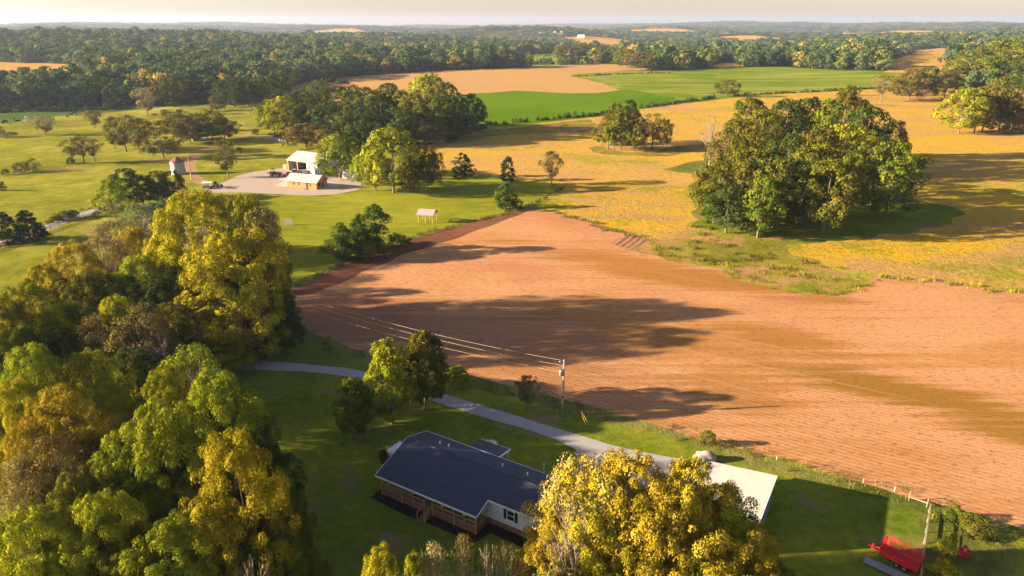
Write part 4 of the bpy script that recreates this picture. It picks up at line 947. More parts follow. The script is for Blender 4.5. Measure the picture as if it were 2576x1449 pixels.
S = {
 'shingle': shingle(), 'white': siding('white_siding', (.78, .79, .80)), 'trim': plain('white_trim', (.80, .80, .82), .5, 0, .05),
 'brick': board('red_skirting', (.20, .085, .055), (.34, .16, .10)), 'deck': board('deck_boards', (.26, .15, .08), (.44, .27, .15), (6, 1, 1)),
 'timber': board('raw_timber', (.38, .22, .10), (.58, .37, .19)), 'glass': plain('dark_window_glass', (.02, .025, .035), .12, 0, .2, 1, True, .8),
 'shutter': plain('black_shutter', (.03, .03, .04), .6), 'metalroof': siding('light_metal_roof', (.37, .36, .38), .9, 0, .86),
 'metalwall': siding('white_metal_siding', (.62, .61, .58), .3, 0, .85), 'darkwall': siding('dark_metal_siding', (.16, .15, .16), .3, 0, .8),
 'galv': plain('galvanised_metal', (.30, .315, .335), .45, .3, .12, 2), 'log': board('orange_board_wall', (.45, .17, .08), (.58, .25, .12), (5, 1, .6)),
 'red': plain('red_trailer_paint', (.62, .02, .028), .42, 0, .12, 3, True, .5), 'reddark': plain('red_floor', (.25, .03, .025), .8, 0, .3),
 'tyre': plain('tyre_rubber', (.02, .02, .02), .9), 'rim': plain('grey_rim', (.30, .28, .25), .5, .3), 'tank': plain('white_tank_paint', (.78, .78, .80), .35, 0, .05),
 'black': plain('black_paint', (.02, .02, .022), .5), 'steel': plain('dark_steel', (.06, .06, .065), .6, .3), 'blue': plain('blue_plastic', (.02, .13, .36), .5),
 'stone': plain('pale_boulder', (.30, .25, .23), .95, 0, .35, 1.6, True, .1, .6), 'bale': plain('white_bale_wrap', (.42, .39, .36), .5, 0, .15, 2),
 'wire': plain('aluminium_wire', (.55, .45, .30), .5, .2), 'pole': board('weathered_pole', (.26, .20, .15), (.42, .34, .27), (4, 4, .5)), 'yellow': plain('yellow_guard', (.65, .42, .03), .6),
 'orangeflower': plain('orange_chrysanthemum', (.75, .28, .02), .9, 0, .4, 14), 'yellowflower': plain('yellow_chrysanthemum', (.65, .50, .03), .9, 0, .4, 14), 'pot': plain('brown_pot', (.16, .09, .05), .8),
 'fence': board('grey_fence_board', (.20, .165, .125), (.34, .28, .21), (3, 3, 1)), 'darkfence': board('dark_fence_board', (.05, .04, .03), (.09, .07, .05)),
 'roofgrey': plain('grey_purple_roof', (.30, .25, .27), .8, 0, .2, 3), 'rust': plain('rusty_red_roof', (.22, .07, .06), .8, 0, .35, 2), 'cowblack': plain('black_hide', (.012, .011, .01), .9), 'cowwhite': plain('white_hide', (.6, .57, .5), .9),
 'carred': plain('red_car_paint', (.45, .03, .03), .3, 0, .05, 2, True, .6), 'silver': plain('silver_paint', (.55, .57, .6), .35, .3), 'earth': plain('bare_earth', (.30, .19, .12), .95, 0, .3, 1, False), 'farwhite': plain('far_white_wall', (.8, .74, .68), .7, 0, .05), 'farbrick': plain('far_pink_wall', (.62, .38, .28), .8, 0, .1),
 'net': plain('grey_slats', (.26, .24, .26), .8), 'ring': plain('stone_ring', (.42, .36, .33), .9, 0, .25, 5),
}

# ------------------------------------------------------------------ the house
HZ = H(HO.x, HO.y)
house = thing('house', 'long white house with dark shingle roof and a timber front porch', 'house', (HO.x, HO.y, HZ), HR)
Zr, SL, YR = 4.75, .30, 5.8
def rz_(y): return Zr - SL * abs(y - YR)
wl = MB(); X0, X1, Y0, Y1 = 0.0, 24.0, 2.4, 9.2
gp = [(Y0, .8), (Y1, .8), (Y1, rz_(Y1) - .16), (YR, Zr - .16), (Y0, rz_(Y0) - .16)]
wl.prism(gp, X0, X1, 'x'); wl.build('wall', S['white'], house)
sk = MB(); sk.box(X0 + .02, X1 - .02, Y0 + .02, Y1 - .02, -.3, .797); sk.build('foundation', S['brick'], house)
# roof with the porch part running further down at the left
rf = MB()
def slope(mb, x0, x1, ya, yb, th=.16):
    za, zb = rz_(ya), rz_(yb)
    vs = [(x0, ya, za), (x1, ya, za), (x1, yb, zb), (x0, yb, zb)] + [(x0, ya, za - th), (x1, ya, za - th), (x1, yb, zb - th), (x0, yb, zb - th)]
    mb.add(vs, [(0, 1, 2, 3), (7, 6, 5, 4), (0, 4, 5, 1), (1, 5, 6, 2), (2, 6, 7, 3), (3, 7, 4, 0)])
slope(rf, -.45, 14.35, -.45, YR); slope(rf, 14.351, 24.5, 1.95, YR); slope(rf, -.45, 24.5, YR + .001, 9.65)
roof = rf.build('roof', S['shingle'], house)
rc = MB(); rc.tube([(-.46, YR, Zr + .01), (24.51, YR, Zr + .01)], .05, 6); rc.build('ridge_cap', S['shutter'], roof)
fa = MB()
fa.box(-.47, 14.37, -.50, -.452, rz_(-.45) - .22, rz_(-.45) + .015); fa.bar((14.38, -.45, rz_(-.45) - .08), (14.38, 1.95, rz_(1.95) - .08), .05, .2)
fa.box(14.40, 24.52, 1.90, 1.948, rz_(1.95) - .22, rz_(1.95) + .015); fa.box(-.47, 24.52, 9.652, 9.70, rz_(9.65) - .2, rz_(9.65) + .015)
for xx in (-.475, 24.525): fa.bar((xx, -.45 if xx < 0 else 1.95, rz_(-.45 if xx < 0 else 1.95) - .08), (xx, YR, Zr - .08), .04, .2); fa.bar((xx, YR, Zr - .08), (xx, 9.65, rz_(9.65) - .08), .04, .2)
fa.build('fascia', S['trim'], house)
for px, py in ((3.6, 7.3), (4.9, 7.4), (12.9, 7.4), (16.3, 7.5)):
    v = MB(); v.tube([(px, py, rz_(py) - .02), (px, py, rz_(py) + .38)], .09, 8); v.build('vent_pipe', S['trim'], roof)
def window(x, y, z0, z1, w, parent, shut=True, face=-1, fm='trim'):
    f = MB(); t = .08
    ya, yb = (y - .07, y - .003) if face < 0 else (y + .003, y + .07)
    f.box(x, x + w, ya, yb, z0, z0 + t); f.box(x, x + w, ya, yb, z1 - t, z1); f.box(x, x + t, ya, yb, z0 + t, z1 - t); f.box(x + w - t, x + w, ya, yb, z0 + t, z1 - t); f.box(x + t, x + w - t, ya, yb, (z0 + z1) / 2 - .035, (z0 + z1) / 2 + .035)
    wn = f.build('window', S[fm], parent)
    MB().box(x + t, x + w - t, y - .035 if face < 0 else y + .004, y - .004 if face < 0 else y + .035, z0 + t, z1 - t).build('pane', S['glass'], wn)
    if shut:
        for q in (x - .42, x + w + .04): MB().box(q, q + .36, y - .06, y - .004, z0, z1).build('shutter', S['shutter'], parent)
window(16.6, Y0, 1.55, 2.95, 1.0, house); window(21.0, Y0, 1.55, 2.95, 1.0, house)
window(1.2, Y0, 1.5, 2.8, 1.2, house); window(4.3, Y0, 1.5, 2.8, 1.2, house); window(10.2, Y0, 1.5, 2.8, 1.2, house)
dr = MB().box(7.0, 7.95, Y0 - .06, Y0 - .003, .82, 2.9).build('door', S['shutter'], house); MB().tube([(7.85, Y0 - .12, 1.8), (7.85, Y0 - .05, 1.8)], .04, 6).build('handle', S['silver'], dr)
# porch
dk = MB(); dk.box(.0, 14.0, .0, 2.38, .72, .80); dk.build('porch_deck', S['deck'], house)
ps = MB(); ps.box(.02, 6.7, .0, .06, -.3, .715); ps.box(7.85, 13.94, .0, .06, -.3, .715); ps.box(.0, .06, .07, 2.38, -.3, .715); ps.box(13.94, 14.0, .0, 2.38, -.3, .715)
for q in np.arange(.1, .7, .145): ps.box(.02, 6.7, -.006, .0, q, q + .12); ps.box(7.85, 13.94, -.006, .0, q, q + .12)
ps.build('porch_skirt', S['brick'], house)
PX = [.08, 3.2, 6.65, 7.85, 10.9, 13.92]
for q in PX: MB().box(q - .07, q + .07, .0 - .07, .07, .0, rz_(0) - .17).build('porch_post', S['timber'], house)
MB().box(.0, 14.0, -.05, .09, rz_(0) - .42, rz_(0) - .18).build('porch_beam', S['timber'], house)
MB().bar((.1, -.02, 2.0), (.9, -.02, rz_(0) - .35), .09).build('post_brace', S['timber'], house)
for a, b in ((.15, 3.13), (3.27, 6.58), (7.92, 10.83), (10.97, 13.85)):
    rl = MB(); m = (a + b) / 2
    rl.box(a, b, -.05, .05, 1.68, 1.74); rl.box(a, b, -.02, .02, .93, 1.0); rl.box(m - .05, m + .05, -.04, .04, .80, 1.68); rl.box(a, b, -.02, .02, 1.52, 1.60)
    rl.build('railing', S['timber'], house)
for xx in (.02, 13.98):
    rl = MB(); rl.box(xx - .05, xx + .05, .08, 2.36, 1.68, 1.74); rl.box(xx - .02, xx + .02, .08, 2.36, .93, 1.0); rl.box(xx - .04, xx + .04, 1.2, 1.28, .8, 1.68); rl.build('railing', S['timber'], house)
st = MB()
for k in range(5): st.box(6.78, 7.75, -.30 * (k + 1), -.30 * k - .002, -.2, .66 - .15 * k)
stp = st.build('porch_steps', S['brick'], house)
for xx in (6.72, 7.81):
    hr = MB(); hr.bar((xx, .0, 1.70), (xx, -1.5, .95), .07); hr.bar((xx, -1.5, .0), (xx, -1.5, 1.0), .09); hr.build('stair_rail', S['timber'], stp)
# rear entry cover
bp = MB(); bp.add([(6.4, 9.66, 3.58), (10.9, 9.66, 3.58), (10.9, 12.4, 3.15), (6.4, 12.4, 3.15), (6.4, 9.66, 3.44), (10.9, 9.66, 3.44), (10.9, 12.4, 3.01), (6.4, 12.4, 3.01)], [(0, 1, 2, 3), (7, 6, 5, 4), (0, 4, 5, 1), (1, 5, 6, 2), (2, 6, 7, 3), (3, 7, 4, 0)])
rp = bp.build('rear_porch_roof', S['shingle'], house)
fb = MB(); fb.bar((10.93, 9.7, 3.50), (10.93, 12.4, 3.07), .05, .18); fb.box(6.38, 10.95, 12.402, 12.45, 2.98, 3.16); fb.build('fascia', S['trim'], rp)
for q in (6.6, 10.7): MB().box(q - .06, q + .06, 12.1, 12.22, 0, 3.02).build('porch_post', S['timber'], house)
MB().box(6.5, 10.8, 9.66, 12.3, .3, .42).build('rear_deck', S['deck'], house)
mast = MB(); mast.tube([(17.5, 9.4, 3.3), (17.5, 9.4, 5.0)], .06, 6); mast.lathe([(.10, 0), (.12, .1), (.02, .18)], 8, (17.5, 9.4, 5.0)); mast.build('service_mast', S['galv'], house)
def wpt(x, y, z): c, s_ = math.cos(HR), math.sin(HR); return Vector((HO.x + x * c - y * s_, HO.y + x * s_ + y * c, HZ + z))
# flower pots on the railing
for i, (q, c, l) in enumerate(((1.64, 'pot', 'small brown potted plant on the left railing post of the porch'), (4.92, 'orangeflower', 'orange potted flowers on the porch railing left of the steps'),
                               (9.37, 'yellowflower', 'yellow potted flowers on the porch railing just right of the steps'), (12.4, 'yellowflower', 'yellow potted flowers on the rightmost railing of the porch'))):
    p = wpt(q, .0, 1.74); f = thing('flower_pot', l, 'flower pot', p, HR, 'flower pots along the porch railing')
    MB().lathe([(.12, 0), (.17, .22), (.16, .24)], 10).build('pot', S['pot'], f)
    b = MB(); b.lathe([(.10, .2), (.24, .28), (.28, .42), (.22, .56), (.08, .64)], 10); b.build('blossom', S[c] if c != 'pot' else S['earth'], f)
def chair(x, y, rz, mat, lab):
    p = wpt(x, y, .8); c = thing('porch_chair', lab, 'chair', p, HR + rz, 'chairs on the front porch')
    MB().box(-.28, .28, -.25, .27, .40, .46).build('seat', S[mat], c); MB().prism([(.22, .46), (.27, .46), (.42, 1.15), (.36, 1.15)], -.27, .27, 'x').build('backrest', S[mat], c)
    for sx in (-.25, .25):
        for sy in (-.22, .22): MB().box(sx - .025, sx + .025, sy - .025, sy + .025, 0, .4).build('leg', S[mat], c)
        MB().box(sx - .03, sx + .03, -.25, .3, .62, .66).build('armrest', S[mat], c)
chair(5.9, 1.5, 0, 'trim', 'white porch chair left of the steps'); chair(9.9, 1.5, 0, 'black', 'black porch chair right of the steps, nearest them')
chair(11.6, 1.5, 0, 'black', 'black porch chair between the two right posts'); chair(13.0, 1.5, 0, 'black', 'black porch chair at the right end of the porch')
# propane tank
p = G(994, 1141); tk = thing('propane_tank', 'white horizontal propane tank beside the left end of the house', 'gas tank', p, R(58))
MB().tube([(-1.45, 0, .75), (-1.36, 0, .75), (-1.15, 0, .75), (1.15, 0, .75), (1.36, 0, .75), (1.45, 0, .75)], [.12, .34, .47, .47, .34, .12], 16).build('tank', S['tank'], tk, True)
MB().lathe([(.16, 0), (.18, .1), (.1, .2), (.02, .23)], 10, (0, 0, 1.2)).build('valve_dome', S['tank'], tk, True)
for q in (-.8, .8): MB().box(q - .08, q + .08, -.3, .3, -.05, .34).build('leg', S['steel'], tk)
# fire ring behind the house
p = G(1231, 1122); fr_ = thing('fire_pit', 'round pale stone fire pit on the grass behind the house', 'fire pit', p)
rg = MB()
for k in range(16):
    a = 2 * math.pi * k / 16; rg.tube([(math.cos(a) * .95, math.sin(a) * .95, -.05), (math.cos(a) * .95, math.sin(a) * .95, .32 + .05 * (k % 2))], .21, 6)
rg.build('stone_ring', S['ring'], fr_); MB().lathe([(.74, 0), (.74, .12)], 14).build('ash_bed', M['mulch'], fr_)

# ------------------------------------------------------------------ the garage and what stands round it
gz = H(27, 66)
gr = thing('garage', 'open sided garage with a large pale metal roof behind the golden trees', 'garage', (31.25, 68.7, gz), R(-30.5))
def gq(x, y): return 4.05 + x * .10
rr_ = MB(); x0, x1, y0, y1 = -7.9, .15, -10.4, .1
rr_.add([(x0, y0, gq(x0, 0)), (x1, y0, gq(x1, 0)), (x1, y1, gq(x1, 0)), (x0, y1, gq(x0, 0)), (x0, y0, gq(x0, 0) - .12), (x1, y0, gq(x1, 0) - .12), (x1, y1, gq(x1, 0) - .12), (x0, y1, gq(x0, 0) - .12)], [(0, 1, 2, 3), (7, 6, 5, 4), (0, 4, 5, 1), (1, 5, 6, 2), (2, 6, 7, 3), (3, 7, 4, 0)])
grf = rr_.build('roof', siding('garage_roof_sheet', (.46, .42, .39), .9, 0, .95), gr)
ft = MB(); ft.bar((x1 + .03, y0, gq(x1, 0) - .08), (x1 + .03, y1, gq(x1, 0) - .08), .04, .22); ft.build('fascia', S['trim'], grf)
w_ = MB(); w_.box(-.08, .0, -10.2, -.05, -.2, 3.85); w_.build('side_wall', S['darkwall'], gr)
MB().prism([(-7.7, -.2), (-.09, -.2), (-.09, 3.87), (-7.7, 3.12)], -.13, -.05, 'y').build('back_wall', S['darkwall'], gr)
for q in (-10.1, -6.8, -3.5, -.3): MB().box(-7.7, -7.54, q, q + .16, -.2, 3.12).build('post', S['timber'], gr)
p = G(1773, 1158); bo = MB()
import bmesh as _bm
bmo = _bm.new(); _bm.ops.create_icosphere(bmo, subdivisions=4, radius=1)
for v in bmo.verts:
    k = 1 + .10 * math.sin(v.co.x * 3 + 1) * math.cos(v.co.y * 4) + .06 * math.sin(v.co.z * 7 + v.co.x * 5) + .03 * math.sin(v.co.y * 13 + v.co.z * 9); v.co *= k; v.co.x *= 1.55; v.co.y *= 1.1; v.co.z = max(v.co.z, -.3) * 1.1
me = bpy.data.meshes.new('boulder'); bmo.to_mesh(me); bmo.free()
for q in me.polygons: q.use_smooth = True
tag(link('boulder', me, None, S['stone'], (p.x, p.y, p.z + .2)), 'large pale rounded boulder at the back corner of the garage', 'boulder')
p = G(1706 + 698, 1500)
# livestock trailer
pa, pb = G(2210, 1402), G(2295, 1445); d = pb - pa
tr = thing('livestock_trailer', 'bright red slatted livestock trailer parked beside the plank fence', 'trailer', (pa.x, pa.y, pa.z), math.atan2(d.y, d.x))
TL, TW, TZ, TH = 3.75, 1.45, .50, 1.5
MB().box(0, TL, 0, TW, TZ - .1, TZ - .01).build('floor', S['reddark'], tr)
for nm, ya, yb in (('side_panel', -.045, .0), ('side_panel', TW, TW + .045)):
    sp_ = MB(); sp_.box(.0, TL, ya, yb, TZ, TZ + .62)
    for k in range(3): z0 = TZ + .76 + k * .27; sp_.box(.0, TL, ya + .005, yb - .005, z0, z0 + .12)
    for xx in np.linspace(.0, TL - .07, 6): sp_.box(xx, xx + .07, ya - .03 if ya < 0 else ya + .045, ya + .004 if ya < 0 else yb + .03, TZ, TZ + TH)
    sp_.build(nm, S['red'], tr)
for nm, xa in (('front_panel', -.05), ('rear_gate', TL + .002)):
    sp_ = MB(); sp_.box(xa, xa + .045, 0, TW, TZ, TZ + (.62 if xa < 0 else .5))
    for k in range(3): z0 = TZ + .76 + k * .27; sp_.box(xa + .005, xa + .04, 0, TW, z0, z0 + .11)
    for yy in (0, TW / 2, TW - .06): sp_.box(xa - .02, xa + .06, yy, yy + .06, TZ, TZ + TH)
    sp_.build(nm, S['red'], tr)
tf = MB(); tf.box(-.06, TL + .06, -.08, -.01, TZ + TH, TZ + TH + .05); tf.box(-.06, TL + .06, TW + .01, TW + .08, TZ + TH, TZ + TH + .05); tf.box(-.07, -.0, -.0, TW, TZ + TH, TZ + TH + .05); tf.box(TL, TL + .07, 0, TW, TZ + TH, TZ + TH + .05)
tf.build('top_rail', S['red'], tr)
tg = MB(); tg.bar((.3, .1, TZ - .12), (-1.35, TW / 2, TZ - .12), .09); tg.bar((.3, TW - .1, TZ - .12), (-1.35, TW / 2, TZ - .12), .09); tg.tube([(-1.5, TW / 2, TZ - .1), (-1.3, TW / 2, TZ - .1)], .07, 8); tg.bar((-.95, TW / 2, .0), (-.95, TW / 2, TZ + .35), .07)
tg.build('drawbar', S['red'], tr)
for sy in (-.17, TW + .17):
    MB().prism([(1.35, .72), (1.5, .86), (2.95, .86), (3.1, .72), (3.1, .66), (1.35, .66)], sy - .16, sy + .16, 'y').build('mudguard', S['red'], tr)
    for sx in (1.85, 2.6):
        w1 = MB(); w1.tube([(sx, sy - .11, .33), (sx, sy - .08, .33), (sx, sy + .08, .33), (sx, sy + .11, .33)], [.27, .33, .33, .27], 16); w1 = w1.build('wheel', S['tyre'], tr)
        MB().tube([(sx, sy - .13, .33), (sx, sy + .13, .33)], .17, 12).build('rim', S['rim'], w1)
# ribbed metal trough lying in the grass
pa, pb = G(2172, 1419), G(2245, 1452); d = (pb - pa).normalized()
tr2 = thing('metal_feed_bunk', 'long pale ribbed metal slab lying in the grass below the red trailer', 'metal slab', pa, math.atan2(d.y, d.x))
f = MB(); f.box(0, 8, 0, 1.0, .18, .30); f.build('deck', S['galv'], tr2)
f = MB()
for k in range(7): f.box(.05, 8, .04 + k * .145, .09 + k * .145, .302, .335)
f.build('rib', S['galv'], tr2); MB().box(-.05, .002, -.02, 1.02, .0, .34).build('end_plate', S['galv'], tr2)
for k in range(3): MB().box(.8 + 2.6 * k, 1.0 + 2.6 * k, .1, .9, -.05, .18).build('runner', S['steel'], tr2)
# gate and plank fence at the right
def fence(name, pts, lab, mat, hh=1.15, gap=2.4, rails=(.35, .7, 1.05), cap=False, ph=None, group=None, cat='fence'):
    o = thing(name, lab, cat, pts[0], 0, group); p0 = Vector(pts[0]); rl = MB(); n = 0
    for a, b in zip(pts[:-1], pts[1:]):
        a = Vector(a) - p0; b = Vector(b) - p0; k = max(1, round((b - a).length / gap))
        for i in range(k + (1 if b + p0 == Vector(pts[-1]) else 0)):
            q = a.lerp(b, i / k); MB().tube([(q.x, q.y, q.z - .2), (q.x, q.y, q.z + (ph or hh))], .065, 7).build('post', mat, o)
        for z in rails: rl.bar(a + Vector((0, 0, z)), b + Vector((0, 0, z)), .05, .14)
        if cap: rl.bar(a + Vector((0, 0, hh + .02)), b + Vector((0, 0, hh + .02)), .15, .05)
    rl.build('rail', mat, o)
    return o
fence('pole_gate', [G(2286, 1259), G(2331, 1276)], 'two stout wooden posts joined by one rail at the field edge', S['fence'], 1.25, 4, (.55,), False, 1.35, cat='gate')
fence('plank_fence', [G(2336, 1290), G(2328, 1340), G(2320, 1395), G(2314, 1452), G(2306, 1530)], 'weathered plank fence running beside the red trailer', S['fence'], 1.2, 2.6, (.5, 1.02), True)
fence('board_fence', [G(-40, 640), G(60, 600), G(150, 570), G(255, 538), G(290, 528)], 'dark board fence along the gravel lane in the left pasture', S['darkfence'], 1.2, 3.0, (.4, .75, 1.1))
fence('pasture_fence', [G(540, 272 + 8), G(470, 300), G(400, 300)], 'thin dark fence below the hilltop trees in the pasture', S['darkfence'], 1.2, 6.0, (.5, 1.0))
for i, (u, v) in enumerate(((1953, 1158), (2171, 1215), (2250, 1236))):
    p = G(u, v); m = thing('marker_stake', ['white marker stake in the weeds beside the garage', 'white marker stake in the weeds midway to the gate', 'white marker stake in the weeds nearest the gate'][i], 'stake', p, 0, 'white marker stakes in the field edge weeds')
    MB().box(-.03, .03, -.03, .03, -.1, .5).build('shaft', S['trim'], m); MB().prism([(-.04, .5), (.04, .5), (0, .58)], -.05, .05, 'y').build('cap', S['trim'], m)

# ------------------------------------------------------------------ power line
def pole(u, v, vtop, lab, arms=True):
    p = G(u, v); h = ztop(p.y, vtop) - p.z
    o = thing('utility_pole', lab, 'utility pole', p, 0, None)
    MB().tube([(0, 0, -.3), (0, 0, h * .5), (0, 0, h)], [.19, .16, .12], 10).build('post', S['pole'], o, True)
    i1 = MB(); i1.bar((.1, .0, h - .12), (-.62, -.05, h - .06), .08); i1.lathe([(.05, 0), (.10, .08), (.05, .14), (.10, .2), (.04, .3)], 8, (-.6, -.05, h - .42)); i1.build('insulator', S['galv'], o)
    return o, p, h
po, pp, ph_ = pole(1415, 1047, 905, 'wooden utility pole with transformer at the edge of the ploughed field')
tc = MB(); tc.lathe([(.20, 0), (.26, .05), (.26, .78), (.22, .86), (.08, .9)], 14, (-.42, -.12, ph_ - 2.5)); t0 = tc.build('transformer', S['galv'], po, True)
MB().tube([(-.42, -.12, ph_ - 1.6), (-.42, -.12, ph_ - 1.3)], .05, 6).build('bushing', S['steel'], t0)
MB().box(-.24, -.10, -.30, -.10, ph_ * .34, ph_ * .34 + .38).build('meter_box', S['black'], po)
q1 = G(708, 852); far = thing('utility_pole', 'second wooden pole, half hidden behind the trees at the field corner', 'utility pole', q1)
MB().tube([(0, 0, -.3), (0, 0, ph_ + .3)], [.18, .12], 8).build('post', S['pole'], far)
MB().lathe([(.05, 0), (.10, .08), (.05, .14), (.04, .3)], 8, (0, 0, ph_ + .3)).build('insulator', S['galv'], far)
def wire(name, a, b, sag, r=.016, parent=po, n=16, mat='wire'):
    a = Vector(a); b = Vector(b); pts = [a.lerp(b, i / n) - Vector((0, 0, sag * 4 * (i / n) * (1 - i / n))) for i in range(n + 1)]
    base = parent.location
    MB().tube([q - base for q in pts], r, 4).build(name, S[mat], parent)
for dz, dz2 in ((-.05, .5), (-.95, -.5), (-2.05, -1.7)):
    wire('wire', pp + Vector((-.55 if dz > -.5 else -.1, 0, ph_ + dz)), q1 + Vector((0, 0, ph_ + dz2)), 1.0)
wire('service_wire', pp + Vector((0, -.1, ph_ - 2.2)), wpt(17.5, 9.4, 5.15), .9, .007, mat='steel')
for i, (u, v) in enumerate(((1475, 1072), (1481, 1070))):
    e = G(u, v); wire('guy_wire', pp + Vector((.05, 0, ph_ - (.9 + i * 1.2))), e, 0, .006, po, 2, 'steel')
    a = Vector(e); b = pp + Vector((.05, 0, ph_ - (.9 + i * 1.2))); dd = (b - a).normalized()
    MB().tube([a + dd * .1 - pp, a + dd * 2.3 - pp], .03, 6).build('guy_guard', S['yellow'], po)

# ------------------------------------------------------------------ farm buildings
def gable_house(name, label, cat, p, rz, Lx, Ly, eave, ridge, wall, roofm, over=.5):
    o = thing(name, label, cat, p, rz)
    MB().prism([(0, -.3), (Ly, -.3), (Ly, eave - .12), (Ly / 2, ridge - .14), (0, eave - .12)], 0, Lx, 'x').build('wall', wall, o)
    s_ = (ridge - eave) / (Ly / 2); r = MB(); x0, x1 = -over, Lx + over
    for sg in (0, 1):
        y0 = -over if sg == 0 else Ly + over; z0 = eave - s_ * over
        vs = [(x0, y0, z0), (x1, y0, z0), (x1, Ly / 2 + (.001 if sg else 0), ridge), (x0, Ly / 2 + (.001 if sg else 0), ridge)]; vs += [(a, b, c - .12) for a, b, c in vs]
        r.add(vs, [(0, 1, 2, 3), (7, 6, 5, 4), (0, 4, 5, 1), (1, 5, 6, 2), (2, 6, 7, 3), (3, 7, 4, 0)])
    r.build('roof', roofm, o); return o
p = G(723, 470.5)
cab = gable_house('log_cabin', 'small orange board cabin with white metal roof in the gravel yard', 'cabin', p, R(-20), 12.3, 6.6, 2.7, 4.5, S['log'], S['metalroof'], .6)
for x in (2.4, 4.6): window(x, 0, 1.0, 2.1, .75, cab, False, -1, 'timber')
window(9.3, 0, .9, 2.1, .8, cab, False, -1, 'timber'); MB().box(8.0, 8.8, -.06, -.003, .05, 2.15).build('door', S['shutter'], cab)
e = MB(); e.box(12.303, 12.34, 1.0, 2.5, .9, 2.1); e.box(12.303, 12.34, 3.3, 4.3, .05, 2.2); e.build('gable_opening', S['glass'], cab)
sd = MB(); sd.add([(-3.4, -.4, 2.45), (-.62, -.4, 2.75), (-.62, 5.4, 2.75), (-3.4, 5.4, 2.45), (-3.4, -.4, 2.33), (-.62, -.4, 2.63), (-.62, 5.4, 2.63), (-3.4, 5.4, 2.33)], [(0, 1, 2, 3), (7, 6, 5, 4), (0, 4, 5, 1), (1, 5, 6, 2), (2, 6, 7, 3), (3, 7, 4, 0)]); sd.build('side_porch_roof', S['metalroof'], cab)
for y in (-.2, 5.2): MB().box(-3.3, -3.15, y - .07, y + .07, -.2, 2.34).build('post', S['timber'], cab)
MB().box(.4, 8.6, -1.6, -.5, -.1, .16).build('flower_bed', S['earth'], cab)
p = G(726, 428.5)
shd = thing('machine_shed', 'white metal machine shed with two open bays in the gravel yard', 'shed', p, R(-30))
SX, SY, SE, SR = 16.0, 12.0, 4.4, 6.9
MB().box(0, .12, .1, SY, -.3, SE - .1).build('side_wall', S['metalwall'], shd)
w = MB(); w.box(10.2, SX, 0, .12, -.3, SE - .12); w.box(SX - .12, SX, .13, SY, -.3, SE - .12); w.build('front_wall', S['metalwall'], shd)
MB().box(.13, SX - .13, SY - .12, SY, -.3, SE - .12).build('back_wall', S['log'], shd)
for xx in (0.0, SX - .12): MB().prism([(0, SE - .1), (SY, SE - .1), (SY / 2, SR - .16)], xx + .002, xx + .118, 'x').build('gable', S['metalwall'], shd)
MB().box(-.1, 10.19, -.02, .14, SE - .55, SE - .13).build('lintel', S['trim'], shd)
for xx in (-.05, 5.0): MB().box(xx, xx + .32, -.04, .28, -.3, SE - .56).build('post', S['timber'], shd)
MB().box(10.9, 11.8, -.06, -.002, .0, 2.6).build('door', S['galv'], shd)
r = MB(); s_ = (SR - SE) / (SY / 2)
for sg in (0, 1):
    y0 = -.5 if sg == 0 else SY + .5; z0 = SE - s_ * .5; ym = SY / 2 + (.001 if sg else 0)
    vs = [(-.5, y0, z0), (SX + .5, y0, z0), (SX + .5, ym, SR), (-.5, ym, SR)]; vs += [(a, b, c - .12) for a, b, c in vs]
    r.add(vs, [(0, 1, 2, 3), (7, 6, 5, 4), (0, 4, 5, 1), (1, 5, 6, 2), (2, 6, 7, 3), (3, 7, 4, 0)])
r.build('roof', S['metalroof'], shd)
p = G(862, 449); gable_house('small_shed', 'pale grey shed half hidden under the bright green tree', 'shed', p, R(-25), 6, 5, 2.8, 3.8, S['metalwall'], S['metalroof'], .2)
p = G(800, 442); bt = thing('portable_toilet', 'blue portable toilet at the corner of the white shed', 'portable toilet', p, R(-30))
MB().box(-.8, .8, -.7, .7, 0, 2.4).build('body', S['blue'], bt); MB().prism([(-.8, 2.4), (.8, 2.4), (.5, 2.75), (-.5, 2.75)], -.72, .72, 'y').build('roof', S['tank'], bt); MB().box(-.5, .5, -.74, -.70, .1, 2.1).build('door', S['shutter'], bt)
p = G(450, 437); gb = thing('grain_bin', 'round galvanised grain bin with a rusty red conical roof', 'grain bin', p)
prof = [(2.55, -.2)]
for k in range(11): prof += [(2.6, .2 + k * .42), (2.52, .41 + k * .42)]
MB().lathe(prof, 28).build('body', S['galv'], gb); cr_ = MB(); cr_.lathe([(2.75, 4.72), (2.7, 4.85), (.45, 6.25), (.4, 6.5), (.05, 6.6)], 28); cr_.build('roof', S['rust'], gb)
MB().box(-.5, .5, -2.66, -2.5, .2, 2.1).build('door', S['steel'], gb)
p = G(482, 451); h = ztop(p.y, 385) - p.z; up = thing('utility_pole', 'bare wooden pole beside the grain bin and dirt track', 'utility pole', p)
MB().tube([(0, 0, -.2), (0, 0, h)], [.2, .13], 8).build('post', S['pole'], up); MB().tube([(0, 0, 0), (0, 0, 2.0)], .26, 8).build('base_guard', S['yellow'], up); MB().bar((-.6, 0, h - .8), (.6, 0, h - .8), .12).build('crossarm', S['pole'], up)
p = G(5, 323); up = thing('utility_pole', 'thin pole at the left edge of the pasture', 'utility pole', p); h = ztop(p.y, 296) - p.z
MB().tube([(0, 0, -.2), (0, 0, h)], [.2, .13], 8).build('post', S['pole'], up); MB().bar((-.7, 0, h - .6), (.7, 0, h - .6), .12).build('crossarm', S['pole'], up)
